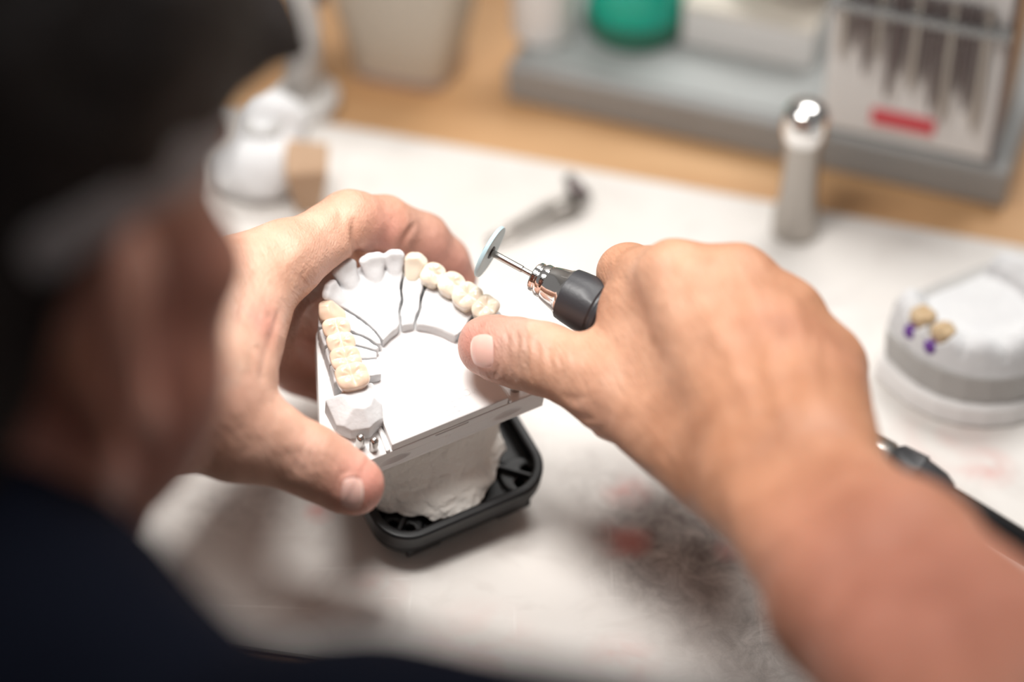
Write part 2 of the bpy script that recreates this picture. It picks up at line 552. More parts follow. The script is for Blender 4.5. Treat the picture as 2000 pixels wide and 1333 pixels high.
def extr(p, poly, z0, z1, r=0.0):
    d2 = sd_poly(p[:, :2], poly) + r; dz = np.maximum(z0 - p[:, 2], p[:, 2] - z1) + r
    return np.minimum(np.maximum(d2, dz), 0) + np.sqrt(np.maximum(d2, 0) ** 2 + np.maximum(dz, 0) ** 2) - r


def largest_piece(V, F):
    lab = np.arange(len(V))
    while True:
        m = lab[F].min(1); new = lab.copy()
        for k in range(F.shape[1]): np.minimum.at(new, F[:, k], m)
        new = new[new]
        if (new == lab).all(): break
        lab = new
    best = np.argmax(np.bincount(lab)); f = F[lab[F[:, 0]] == best]
    u = np.unique(f); return V[u], np.searchsorted(u, f)


def mmobj(name, fn, lo, hi, h, m, parent, smooth=True):
    """fn works in millimetres"""
    V, F = surface_net(fn, lo, hi, h)
    if name == 'plaster_die': V, F = largest_piece(V, F)
    return mesh_obj(name, V * MM, F, m, parent, smooth)


BASE = [(-43, 0), (-40, 0), (45, 0), (45, 4), (40, 33), (31, 56), (18, 68), (-6, 68), (-13, 62), (-19.5, 54.5)]


def base_fn(p):
    d = extr(p, BASE, -12, 0, .5)
    # oval finger grips sunk in the front face, and a slot
    for cx in (-14.5, 30):
        q = p - np.array([cx, -6.5, -6.6])
        d = smax(d, -(np.sqrt((q[:, 0] / 10.5) ** 2 + (q[:, 1] / 8.2) ** 2 + (q[:, 2] / 3.7) ** 2) - 1) * 3.6, .25)
    q = np.abs(p - np.array([7.5, 0, -1.3])) - np.array([6.5, 1.6, .42])
    d = np.maximum(d, -np.max(q, 1))
    d = np.maximum(d, -(np.maximum(np.abs(p[:, 2] + 9.9) - .12, np.abs(p[:, 1]) - .3)))
    d = np.maximum(d, -(np.maximum(np.abs(p[:, 2] + 4.4) - .10, np.abs(p[:, 1]) - .25)))
    # small moulded dots
    for (cx, cz, r) in ((6.4, -5.0, 1.2), (6.0, -10.4, 1.0)):
        q = p - np.array([cx, 0, cz]); d = np.maximum(d, -(np.sqrt(q[:, 0] ** 2 + q[:, 1] ** 2 * 6 + q[:, 2] ** 2) - r))
    return d


mmobj('base_plate', base_fn, (-45, -2, -14), (47, 70, 2), .42, M['white_plastic'], dental)
BLOCK = [(-15.9, .4), (29.7, .4), (29.0, 42), (22, 50), (-4, 50), (-11, 42)]


def block_fn(p):
    d = extr(p, BLOCK, -3, 4, .45)
    # raised rail along the ledge beside the block
    d = np.minimum(d, extr(p, [(-18.2, .2), (-16.6, .2), (-12.4, 30), (-14.0, 30)], -1, 1.5, .3))
    d = np.minimum(d, extr(p, [(30.2, .2), (31.5, .2), (31.0, 40), (29.9, 40)], -1, 1.5, .3))
    return d


mmobj('palate_block', block_fn, (-20, -1.5, -4), (33, 52, 6), .4, M['white_plastic'], dental)


def text_mesh(name, body, size, m, parent, loc, rot, depth):
    cu = bpy.data.curves.new(name, 'FONT'); cu.body = body; cu.size = size; cu.extrude = depth
    cu.align_x = 'CENTER'; cu.align_y = 'CENTER'
    t = bpy.data.objects.new(name, cu); COL.objects.link(t)
    dg = bpy.context.evaluated_depsgraph_get(); dg.update()
    me = bpy.data.meshes.new_from_object(t.evaluated_get(dg))
    bpy.data.objects.remove(t)
    me.materials.clear(); me.materials.append(m)
    o = bpy.data.objects.new(name, me); COL.objects.link(o); o.parent = parent
    o.location = loc; o.rotation_euler = rot
    return o


text_mesh('embossed_lettering', 'MODO  APCOM', .0040, M['white_plastic'], dental, (.0075, .0088, .00402), (0, 0, math.pi), .00009)
text_mesh('embossed_lettering', '2002', .0036, M['white_plastic'], dental, (.0085, .0042, .00402), (0, 0, math.pi), .00009)
rg = MB()
V = []; F = []
for i in range(40):
    t = 2 * math.pi * i / 40
    for r_, z in ((.0043, .0040), (.0043, .0041), (.0047, .0041), (.0047, .0040)): V.append((.0055 + r_ * math.cos(t), .0160 + r_ * math.sin(t), z))
for i in range(40):
    j = (i + 1) % 40
    for k in range(3): F.append((i * 4 + k, i * 4 + k + 1, j * 4 + k + 1, j * 4 + k))
rg.add(V, F); rg.build('embossed_ring', M['white_plastic'], dental)

# tooth line (crown centres, mm) from the left rear round the front to the right rear
T = {'m2L': (-19.5, 25.7), 'm1L': (-18.3, 33.4), 'p2L': (-16.8, 40.4), 'p1L': (-15.6, 46.6), 'cL': (-13.7, 53.7), 'i1': (-9.6, 59.3), 'i2': (-2.2, 64.2),
     'i3': (7.4, 63.4), 'i4': (14.9, 61.9), 'cR': (21.0, 58.6), 'p1R': (25.4, 52.6), 'p2R': (29.6, 46.2), 'm1R': (32.4, 39.2), 'm2R': (35.9, 31.8)}
# arch band: (outer point, inner point)
ARC = [((-26.5, 14), (-9.8, 14)), ((-25.5, 25), (-8.6, 22)), ((-23.5, 34), (-7.3, 29)), ((-21.5, 44), (-5.6, 34)), ((-19.5, 53), (-2.6, 36.8)), ((-13, 62.5), (2.0, 39.2)),
       ((-2.5, 68.0), (6.3, 40.3)), ((8, 69.0), (9.0, 40.2)), ((17.5, 67.0), (12.1, 39.1)), ((25.5, 61), (16, 36.5)), ((30, 54.5), (19, 33.5)), ((35, 47), (21.5, 30)), ((39.5, 38.5), (24, 26.0)), ((42.5, 28), (26.0, 20))]
outer = np.array([a for a, b in ARC], float); inner = np.array([b for a, b in ARC], float)
BAND = np.vstack([outer, inner[::-1]])


def smooth_line(pts, k=4):
    pts = np.array(pts, float); out = []
    n = len(pts)
    for i in range(n - 1):
        p0, p1, p2, p3 = pts[max(i - 1, 0)], pts[i], pts[i + 1], pts[min(i + 2, n - 1)]
        for t in np.arange(k) / k:
            out.append(.5 * ((2 * p1) + (-p0 + p2) * t + (2 * p0 - 5 * p1 + 4 * p2 - p3) * t ** 2 + (-p0 + 3 * p1 - 3 * p2 + p3) * t ** 3))
    out.append(pts[-1]); return np.array(out)


OUT_S = smooth_line(outer); IN_S = smooth_line(inner)
BAND_S = np.vstack([OUT_S, IN_S[::-1]])
TL = smooth_line([T[k] for k in ('m2L', 'm1L', 'p2L', 'p1L', 'cL', 'i1', 'i2', 'i3', 'i4', 'cR', 'p1R', 'p2R', 'm1R', 'm2R')])


def dist_line(p2, pts):
    d = np.full(len(p2), 1e9)
    for i in range(len(pts) - 1):
        a = pts[i]; e = pts[i + 1] - a; w = p2 - a; t = np.clip((w @ e) / (e @ e), 0, 1)
        d = np.minimum(d, np.sum((w - t[:, None] * e) ** 2, 1))
    return np.sqrt(d)


def gum_height(p):
    dt = dist_line(p[:, :2], TL)
    return 8.8 + 1.9 * np.exp(-(dt / 6.0) ** 2) + .35 * fbm(p * np.array([.22, .22, 0]) + 3)


def side(a, b, bow=0.0):
    """bowed cut line: negative on the left of a->b"""
    a = np.array(a, float); b = np.array(b, float); ln = np.linalg.norm(b - a); e = (b - a) / ln
    nrm = np.array([e[1], -e[0]])

    def f(p):
        t = np.clip(((p[:, :2] - a) @ e) / ln, 0, 1)
        return (p[:, :2] - a) @ nrm + bow * 4 * t * (1 - t)
    return f


# cuts, each from outside to inside, with the half gap and the bow
CUT = [((-27, 28), (-9.0, 24.7), .95, .3), ((-25, 36), (-7, 31.8), .22, .5), ((-24, 44), (-5.5, 35), .42, 1.4), ((-22, 52), (-4.2, 37), .42, 2.4), ((-15, 59.5), (-2.2, 36.5), .50, 4.2),
       ((19, 63), (6.2, 40), .50, 0), ((28, 59.5), (12.1, 39.1), .50, 0), ((42.0, 38), (22.5, 27.5), .6, 0)]
SEG = []
for i in range(len(CUT) + 1):
    SEG.append((CUT[i - 1] if i > 0 else None, CUT[i] if i < len(CUT) else None))


def segment_fn(i, teeth=(), extra=None, z_hi=None):
    a, b = SEG[i]

    def fn(p):
        d = sd_poly(p[:, :2], BAND_S)
        hgt = gum_height(p) if z_hi is None else z_hi(p)
        d = smax(d, p[:, 2] - hgt, 1.3)
        wob = .28 * np.sin(p[:, 0] * .55 + p[:, 1] * .4) + .12 * vnoise(p * .5)
        if a is not None: d = smax(d, side(a[0], a[1], a[3])(p) + a[2] + wob, .5)
        if b is not None: d = smax(d, -side(b[0], b[1], b[3])(p) + b[2] - wob, .5)
        d = np.maximum(d, -1.0 - p[:, 2] + 1.02)
        d = d + .10 * fbm(p * .45, 3)
        for t in teeth: d = smin(d, t(p), .8)
        return d
    return fn


# ---- teeth
def tooth_frame(c, nxt, prv, lean=0.0):
    c = np.array(c, float); t = np.array(nxt, float) - np.array(prv, float); t /= np.linalg.norm(t)
    b = np.array([-t[1], t[0]])          # outward (cheek side) when the line runs left rear -> front -> right rear
    Rm = np.array([[t[0], b[0], 0], [t[1], b[1], 0], [0, 0, 1.0]])
    if lean:
        cl, sl = math.cos(lean), math.sin(lean)
        Rm = Rm @ np.array([[1, 0, 0], [0, cl, sl], [0, -sl, cl]])
    return Rm


def molar(c, Rm, w, b, z0, hgt, cusps, seed=0, neck=.80):
    """local x along the arch, y to the cheek"""
    c3 = np.array([c[0], c[1], z0]); rnd = random.Random(seed)
    cu = [(cx * w, cy * b, a, s) for cx, cy, a, s in cusps]

    def fn(p):
        q = (p - c3) @ Rm
        tz = np.clip(q[:, 2] / hgt, 0, 1)
        sc = neck + (1 - neck) * np.sin(np.clip(tz * 1.25, 0, 1) * math.pi / 2) - .20 * np.clip(tz - .70, 0, 1) ** 1.0 * 1.6
        k = ((np.abs(q[:, 0]) / (w * sc)) ** 3.0 + (np.abs(q[:, 1]) / (b * sc)) ** 3.0 + 1e-9) ** (1 / 3.0)
        d = (k - 1) * min(w, b) * .9
        H = hgt - 2.0 + 0 * q[:, 0]
        for cx, cy, a, s in cu:
            H = np.maximum(H, hgt - 2.3 + a * np.exp(-(((q[:, 0] - cx) / (w * s)) ** 2 + ((q[:, 1] - cy) / (b * s)) ** 2)))
        # fissures
        ang = np.arctan2(q[:, 1], q[:, 0]); rr = np.sqrt((q[:, 0] / w) ** 2 + (q[:, 1] / b) ** 2)
        H = H - .14 * np.cos(ang * 9 + seed) * np.exp(-((rr - .45) / .25) ** 2)
        H = H - .75 * np.exp(-(q[:, 1] / .75) ** 2) * np.exp(-(q[:, 0] / (w * .62)) ** 2)
        d = smax(d, (q[:, 2] - H) * .75, 1.05)
        d = smax(d, -q[:, 2], .5)
        return d
    return fn


def incisor(c, Rm, w, b, z0, hgt, point=0.0, seed=0):
    c3 = np.array([c[0], c[1], z0])

    def fn(p):
        q = (p - c3) @ Rm
        tz = np.clip(q[:, 2] / hgt, -.3, 1.0)
        ww = w * (.72 + .28 * np.clip(tz * 1.3, 0, 1)); bb = b * (1.0 - .62 * np.clip(tz, 0, 1))
        yo = q[:, 1] - .35 * b * np.clip(tz, 0, 1)       # the blade moves to the lip side
        dish = .55 * np.exp(-((q[:, 0] / (w * .6)) ** 2 + ((q[:, 2] - hgt * .58) / (hgt * .3)) ** 2))
        yo = np.where(yo < 0, yo - dish, yo)
        k = ((np.abs(q[:, 0]) / ww) ** 2.8 + (np.abs(yo) / bb) ** 2.4 + 1e-9) ** (1 / 2.6)
        d = (k - 1) * b * .55
        H = hgt - point * np.abs(q[:, 0]) - .26 * (q[:, 0] / w * 2) ** 2 + .12 * np.sin(q[:, 0] * 1.7 + seed)
        d = smax(d, (q[:, 2] - H) * .9, .9)
        d = smax(d, -q[:, 2] - 2.0, .5)
        return d
    return fn


C4 = [(-.45, .42, 1.9, .46), (.45, .42, 1.9, .46), (-.42, -.42, 1.9, .46), (.45, -.42, 1.7, .46)]
C2 = [(0, .45, 2.2, .52), (0, -.45, 1.8, .52)]
order = ['m2L', 'm1L', 'p2L', 'p1L', 'cL', 'i1', 'i2', 'i3', 'i4', 'cR', 'p1R', 'p2R', 'm1R', 'm2R']


def fr(k, lean=0.0):
    i = order.index(k)
    return tooth_frame(T[k], T[order[min(i + 1, 13)]], T[order[max(i - 1, 0)]], lean)


i_fns = [incisor(T['i1'], fr('i1', .30), 4.6, 3.6, 9.6, 8.0, .16, 1), incisor(T['i2'], fr('i2', .30), 5.1, 3.8, 9.6, 8.6, .0, 2),
         incisor(T['i3'], fr('i3', .28), 4.8, 3.8, 9.6, 8.6, .0, 3), incisor(T['i4'], fr('i4', .26), 3.7, 3.5, 9.6, 8.6, .04, 4)]


def stump(c, r, z0, z1):
    return lambda p: cap(p, (c[0], c[1], z0), (c[0], c[1], z1 - r), r * 1.1, r * .8)


def rear_die_top(p): return 4.2 + 0 * p[:, 0]


RD = [(-30.5, 24), (-30.6, 14.5), (-27.0, 10.2), (-21.0, 8.0), (-14.8, 10.2), (-12.6, 16), (-12.2, 23.5)]


def rear_die_fn(p):
    q = p.copy()
    sh = np.clip((p[:, 2] - 9.0), 0, 20)
    c = np.array([-20.6, 21.5])
    d2 = sd_poly(p[:, :2], RD) + sh * .62
    d = smax(d2, p[:, 2] - 12.2, .8)
    # flat carved facets round the shoulder
    for a, off, tilt in ((-2.9, 7.6, .75), (-2.1, 9.2, .8), (-1.45, 10.4, .85), (-.8, 8.8, .7), (-.1, 6.6, .6), (3.4, 7.4, .9)):
        nrm = np.array([math.cos(a) * math.cos(tilt), math.sin(a) * math.cos(tilt), math.sin(tilt)])
        d = smax(d, (p - np.array([c[0], c[1], 9.2])) @ nrm - off * math.cos(tilt) - .6, .25)
    d = smin(d, cap(p, (-19.8, 23.0, 8), (-19.7, 24.5, 9.6), 4.8, 3.8), 1.0)
    d = np.maximum(d, .02 - p[:, 2])
    q = p - np.array([-23.8, 12.5, 7.0])
    return d + .06 * fbm(p * .5, 2)


lo0, hi0 = (-34, 4, -.8), (46, 74, 22)
mmobj('plaster_die', rear_die_fn, (-33, 5, -1), (-9, 29, 15), .32, M['plaster'], dental)
STUMPS = [(T['m1L'], 3.0), (T['p1L'], 2.4), (T['cL'], 2.6), (T['p1R'], 2.6), (T['m1R'], 3.0), (T['m2R'], 3.2), (T['cR'], 2.4)]
for i in range(1, 9):
    teeth = list(i_fns) if i == 5 else []
    if i != 5:
        for c_, r_ in STUMPS:
            if segment_fn(i)(np.array([[c_[0], c_[1], 6.0]]))[0] < -1.2: teeth.append(stump(c_, r_, 6, 11.6))
    o = mmobj('anterior_teeth_segment' if i == 5 else 'plaster_die', segment_fn(i, teeth), lo0, hi0, .38, M['plaster'], dental)
    if i == 5: o['label'] = 'plaster segment with four plaster front teeth'

for k, (x, y, ln) in enumerate(((-25.2, 6.6, 7.2), (-21.4, 3.6, 7.2), (34.9, 4.6, 6.0))):
    prof = [(1.6, -1), (1.65, 0), (1.6, ln - 1.4), (1.4, ln - .6), (.85, ln - .12), (.05, ln)]
    MB().lathe([(r * MM, z * MM) for r, z in prof], 24, (x * MM, y * MM, 0)).build('metal_pin', M['steel'], dental, True)

# plaster mount between the base and the black plate
MT = [(-22, 9), (-12, 6.5), (6, 6), (24, 6), (33, 9), (35, 22), (24, 42), (-2, 42), (-18, 26)]


def mount_fn(p):
    z = p[:, 2]
    t = np.clip((-12 - z) / 27.0, 0, 1)
    ctr = np.array([6, 18])
    s = 1.0 + .02 * np.sin(t * 7) + .02 * t ** 2.5
    q2 = (p[:, :2] - ctr) / s[:, None] + ctr
    q2[:, 1] += (20.0 * t - 3.0 * np.sin(t * math.pi)) * np.exp(-((q2[:, 0] - 6) / 25) ** 2) * np.clip((30 - q2[:, 1]) / 25, 0, 1)
    d = sd_poly(q2, MT)
    rough = np.clip((t - .42) * 3.0, .12, 1.0)
    d = d + rough * (1.1 * fbm(p * np.array([.16, .16, .30]) + 5, 4)) + .25 * fbm(p * .5, 2)
    # smeared flat on the front, with a ledge below it
    ledge = np.exp(-((t - .72) / .05) ** 2)
    d = d - 0.9 * np.clip((t - .70) * 12, 0, 1) * np.exp(-((p[:, 0] - 6) / 22) ** 2) + .5 * ledge
    d = smax(d, z + 11.6, .4); d = smax(d, -39.5 + 1.2 * vnoise(p * np.array([.3, .3, 0])) - z, .6)
    return d * .8


mmobj('plaster_mount', mount_fn, (-36, -22, -43), (52, 54, -10), .5, M['plaster_warm'], dental)


def rbox2(p, c, hx, hy, r):
    q = np.abs(p[:, :2] - np.array(c)) - np.array([hx - r, hy - r])
    return np.minimum(np.max(q, 1), 0) + np.sqrt(np.sum(np.maximum(q, 0) ** 2, 1)) - r


def slab(d2, z, z0, z1, r=.5):
    a = d2 + r; b = np.maximum(z0 - z, z - z1) + r
    return np.minimum(np.maximum(a, b), 0) + np.sqrt(np.maximum(a, 0) ** 2 + np.maximum(b, 0) ** 2) - r


PC = (10.5, 13.5)


def plate_fn(p):
    z = p[:, 2]
    lower = slab(rbox2(p, PC, 33.0, 30.0, 13.5), z, -51.5, -46.8, .8)
    mid = slab(rbox2(p, PC, 32.0, 29.0, 12.5), z, -49, -42, .3)
    upper = slab(rbox2(p, PC, 34.2, 31.2, 14.5), z, -45.6, -37.6, .9)
    d = np.minimum(np.minimum(lower, mid), upper)
    hole = slab(rbox2(p, PC, 30.6, 27.6, 11.0), z, -43.5, -30, .4)
    # ribs and corner screw bosses stay in the recess
    rib = np.full(len(p), 1e9)
    for sx in (-1, 1):
        for sy in (-1, 1):
            cx, cy = PC[0] + sx * 29.5, PC[1] + sy * 26.5
            ex, ey = PC[0] + sx * 12, PC[1] + sy * 10
            a = np.array([cx, cy]); e = np.array([ex, ey]) - a; w = p[:, :2] - a
            tt = np.clip((w @ e) / (e @ e), 0, 1); dl = np.sqrt(np.sum((w - tt[:, None] * e) ** 2, 1)) - 1.0
            rib = np.minimum(rib, slab(dl, z, -45, -39.6, .3))
            w2 = p[:, :2] - np.array([PC[0] + sx * 24, PC[1] + sy * 21.5])
            rib = np.minimum(rib, slab(np.sqrt(np.sum(w2 ** 2, 1)) - 7.5, z, -45, -41.6, .3))
    hole = np.maximum(hole, -rib)
    d = np.maximum(d, -hole)
    for sx in (-1, 1):
        for sy in (-1, 1):
            for (ox, oy) in ((27.2, 20.5), (22.5, 24.6)):
                w2 = p[:, :2] - np.array([PC[0] + sx * ox, PC[1] + sy * oy])
                d = np.maximum(d, -np.maximum(np.sqrt(np.sum(w2 ** 2, 1)) - 1.9, -46 - z))
    for (cx, cy) in ((-8, -13), (29, -13), (-8, 40), (29, 40)):
        w2 = np.abs(p[:, :2] - np.array([cx, cy])) - np.array([7, 3.2])
        d = np.minimum(d, slab(np.max(w2, 1), z, -53.2, -50, .4))
    return d


mmobj('mounting_plate', plate_fn, (-26, -20, -54.5), (47, 47, -36), .5, M['black_plastic'], dental)


# ---- ceramic work
def world_mesh(o): return o


def crown(name, fn, c, r, m, parent):
    lo = (c[0] - r, c[1] - r, 7); hi = (c[0] + r, c[1] + r, 21)
    return mmobj(name, fn, lo, hi, .22, m, parent)


def ceramic_thing(name, label, cat, units, m, group=None):
    """units: [(key, fn)]; one unit -> one mesh, more -> an empty with crowns fused at their contacts"""
    if len(units) == 1:
        k, fn, r = units[0]
        o = crown(name, fn, T[k], r, m, None)
        o.matrix_world = DM
    else:
        o = empty(name, DO); o.matrix_world = DM
        for k, fn, r in units: crown('crown', fn, T[k], r, m, o)
    tag(o, label, cat, group)
    return o


z0 = 9.8
canL = incisor(T['cL'], fr('cL', .22), 4.9, 4.9, 9.4, 7.4, .45, 5)
canR = incisor(T['cR'], fr('cR', .24), 4.5, 4.4, 9.4, 7.6, .25, 6)
p1L = molar(T['p1L'], fr('p1L'), 4.15, 5.1, z0, 6.6, C2, 1); p2L = molar(T['p2L'], fr('p2L'), 4.3, 5.2, z0, 6.6, C2, 2)
m1L = molar(T['m1L'], fr('m1L'), 5.0, 5.6, z0, 6.8, C4, 3); m2L = molar(T['m2L'], fr('m2L'), 5.3, 6.0, z0 + .2, 7.4, C4, 4)
p1R = molar(T['p1R'], fr('p1R'), 4.2, 4.8, z0, 7.0, C2, 5); p2R = molar(T['p2R'], fr('p2R'), 4.5, 5.0, z0, 7.0, C2, 6)
m1R = molar(T['m1R'], fr('m1R'), 4.9, 5.5, z0, 7.2, C4, 7); m2R = molar(T['m2R'], fr('m2R'), 4.4, 5.1, z0, 7.6, C4, 8)
ceramic_thing('ceramic_crown', 'beige ceramic canine crown next to the left row of fused ceramic teeth', 'dental crown', [('cL', canL, 7)], M['ceramic_amber'])
ceramic_thing('dental_bridge', 'fused row of four amber ceramic molars and premolars above the two metal pins', 'dental bridge',
              [('p1L', p1L, 7.5), ('p2L', p2L, 7.5), ('m1L', m1L, 8), ('m2L', m2L, 8.5)], M['ceramic_amber'])
ceramic_thing('ceramic_crown', 'translucent cream ceramic crown directly right of the white plaster front teeth', 'dental crown', [('cR', canR, 7)], M['ceramic'])
ceramic_thing('dental_bridge', 'fused row of three cream ceramic teeth below the pale blue disc', 'dental bridge',
              [('p1R', p1R, 7.5), ('p2R', p2R, 7.5), ('m1R', m1R, 8)], M['ceramic'])
ceramic_thing('ceramic_crown', 'single cream ceramic molar crown just above the right thumb tip', 'dental crown', [('m2R', m2R, 8)], M['ceramic'])

# ------------------------------------------------------------------ the handpiece
HA = P(955, 491, .853); HB = P(1850, 975, .800)      # disc centre, rear end of the cable boot
hx = (HB - HA); HL = np.linalg.norm(hx); hx /= HL
hp = empty('rotary_handpiece', P(1500, 779, .82))
tag(hp, 'dark grey and chrome rotary handpiece with pale blue disc on its tip', 'handpiece')
hp_inv = Matrix.Translation(-hp.location)


def hpart(name, prof, m, a=HA, axis=hx, seg=64, parent=None, angle=35):
    mb = MB(); loc = Vector(a) - hp.location
    mb.lathe([(r * MM, z * MM) for r, z in prof], seg, loc, axis)
    return mb.build(name, m, parent or hp, True, angle)


hpart('mandrel', [(1.9, -1.6), (2.2, -1.0), (2.2, .9), (1.6, 1.3), (1.25, 1.5), (1.2, 14), (.95, 14.3), (.95, 22)], M['steel'])
hpart('screw_head', [(2.3, .5), (2.5, .7), (2.4, 1.2), (1.5, 1.5)], M['black_plastic'])
dprof = [(1.2, -.1), (8.0, -.35), (9.6, -.5), (10.0, -.2), (10.1, .4), (9.9, 1.0), (9.3, 1.15), (4, .8), (2.4, .9), (1.2, .9)]
dax = np.array(P(1000, 455, .858)) - 0
daxis = hx + 0.16 * FW
hpart('polishing_disc', dprof, M['disc_blue'], HA, daxis)
hpart('chrome_nose', [(3.0, 19), (4.8, 19.2), (5.4, 19.8), (5.4, 21.0), (5.1, 21.2), (5.1, 21.8), (5.8, 22.0), (6.1, 22.6), (6.1, 24.3), (5.8, 24.6), (6.4, 25.0), (7.0, 27),
                      (8.0, 31), (8.3, 31.4), (8.8, 32.4), (9.0, 34)], M['chrome'])
gp = [(8.8, 32.5), (9.4, 32.8), (9.8, 35.5), (10.2, 40), (10.3, 45)]
z = 45.0
while z < 100:
    gp += [(10.3, z), (9.8, z + .7), (9.8, z + 1.4), (10.3, z + 2.1)]; z += 3.0
gp += [(10.2, 104), (9.4, 118), (8.6, 135), (8.0, 150)]
hpart('grip', gp, M['rubber'])
hpart('rear_collar', [(8.1, 149), (8.4, 150), (8.4, 158), (7.6, 160)], M['steel'])
hpart('cable_boot', [(7.6, 159), (9.2, 161), (9.6, 170), (9.2, HL * 1000 - 14), (7.6, HL * 1000 - 4), (5.6, HL * 1000)], M['rubber'], seg=10)
cpts = []
c0 = HB - hx * .006
c1 = HB + hx * .03 + np.array([0, 0, -.002]); c2 = P(2080, 1120, .80); c3 = onz(2350, 1300, .012); c4 = onz(2700, 1400, .006)
for t in np.linspace(0, 1, 40):
    a = [c0, c1, c2, c3, c4]; n = 4
    while n:
        a = [a[i] * (1 - t) + a[i + 1] * t for i in range(n)]; n -= 1
    cpts.append(Vector(a[0]) - hp.location)
MB().tube(cpts, .0051, 20).build('hose', M['black_plastic'], hp, True)
# ------------------------------------------------------------------ the person
def N(x, y, d, rpx): return (P(x, y, d), rpx * d / FPX)


def hand(p, palm, fingers, kp=.012, kf=.007, kj=.004):
    d = None
    for a, b in palm:
        c = cap(p, a[0], b[0], a[1], b[1]); d = c if d is None else smin(d, c, kp)
    out = d
    for f in fingers:
        nodes, k = (f[0], f[1]) if isinstance(f, tuple) else (f, kf)
        out = smin(out, smin(chain(p, nodes, kj), d, k), .0012)
    return out


# right hand, fist round the handpiece with the thumb stretched to the model
R_PALM = [(N(1318, 545, .806, 72), N(1480, 900, .757, 92)), (N(1440, 553, .800, 72), N(1540, 890, .750, 92)),
          (N(1540, 618, .795, 66), N(1590, 880, .747, 88)), (N(1622, 712, .790, 66), N(1622, 880, .747, 80)),
          (N(1212, 772, .816, 76), N(1450, 950, .768, 100)), (N(1262, 640, .826, 78), N(1390, 800, .80, 112)),
          (N(1262, 600, .826, 74), N(1262, 720, .820, 82)),
          (N(1350, 720, .850, 85), N(1520, 880, .80, 95)),
          (N(1480, 975, .748, 92), N(1650, 1185, .682, 128)), (N(1590, 900, .747, 84), N(1768, 1085, .686, 126)),
          (N(1650, 1185, .682, 128), N(1950, 1560, .590, 215)), (N(1768, 1085, .686, 126), N(2130, 1430, .596, 200)),
          (N(1950, 1560, .590, 215), N(2400, 2100, .505, 370)), (N(2130, 1430, .596, 200), N(2450, 2000, .51, 370))]
R_THUMB = [N(1205, 770, .815, 78), N(1130, 728, .823, 69), N(1060, 700, .831, 69), N(1010, 688, .837, 65), N(962, 678, .8425, 60), N(950, 676, .8435, 52)]
R_FING = [(R_THUMB, .010),
          [N(1318, 545, .806, 66), N(1228, 536, .842, 58), N(1222, 600, .868, 50), N(1196, 650, .874, 44)],
          [N(1432, 556, .800, 68), N(1330, 560, .858, 58), N(1290, 640, .885, 50), N(1240, 680, .874, 44)],
          [N(1540, 618, .795, 64), N(1450, 640, .862, 54), N(1390, 720, .888, 48), N(1330, 745, .874, 42)],
          [N(1622, 712, .790, 60), N(1550, 740, .852, 48), N(1490, 800, .872, 42), N(1430, 810, .862, 38)]]
# left hand, wrapped round the model from behind, thumb on its front corner
L_PALM = [(N(550, 512, .846, 70), N(435, 590, .832, 92)), (N(435, 590, .832, 92), N(330, 720, .803, 115)),
          (N(520, 560, .868, 66), N(340, 720, .82, 100)), (N(505, 610, .878, 62), N(330, 760, .815, 100)), (N(490, 670, .878, 60), N(330, 780, .81, 95)),
          (N(430, 640, .826, 86), N(436, 780, .806, 80)), (N(350, 795, .798, 112), N(462, 852, .806, 76)), (N(470, 560, .84, 70), N(440, 720, .815, 80)),
          (N(330, 750, .803, 120), N(150, 860, .775, 170)), (N(150, 860, .775, 170), N(-220, 1080, .715, 250)), (N(-220, 1080, .715, 250), N(-560, 1300, .67, 290))]
L_THUMB = [N(455, 850, .806, 78), N(540, 872, .812, 72), N(608, 902, .814, 68), N(650, 926, .816, 61), N(688, 948, .8165, 56), N(694, 951, .8165, 50)]
L_FING = [(L_THUMB, .010),
          ([N(550, 512, .846, 68), N(680, 434, .868, 59), N(750, 440, .880, 53), N(826, 468, .892, 50), N(868, 508, .900, 45), N(893, 546, .904, 39)], .008),
          [N(520, 560, .868, 66), N(680, 500, .905, 56), N(830, 520, .925, 48), N(885, 575, .925, 40)],
          [N(505, 600, .880, 64), N(640, 625, .918, 60), N(740, 680, .928, 50), N(790, 740, .925, 42)],
          [N(490, 660, .880, 62), N(585, 715, .910, 54), N(675, 765, .915, 44), N(730, 790, .910, 38)]]


def hands_fn(p):
    r = hand(p, R_PALM, R_FING, .013)
    l = hand(p, L_PALM, L_FING, .013)
    return np.minimum(r, l)


def trace(fn, px, py, d0=.55, d1=1.0, steps=70):
    """first surface point on the sight lines through px, py (vectorised)"""
    px = np.atleast_1d(np.asarray(px, float)); py = np.atleast_1d(np.asarray(py, float))
    r = FW[None] + RT[None] * ((px - 1000) / FPX)[:, None] - UP[None] * ((py - 666.5) / FPX)[:, None]
    d = np.full(len(px), d0)
    for _ in range(steps):
        s = fn(CAM + r * d[:, None]); d = np.minimum(d + np.clip(s, -.01, .05) * .9, d1)
    return CAM + r * d[:, None]


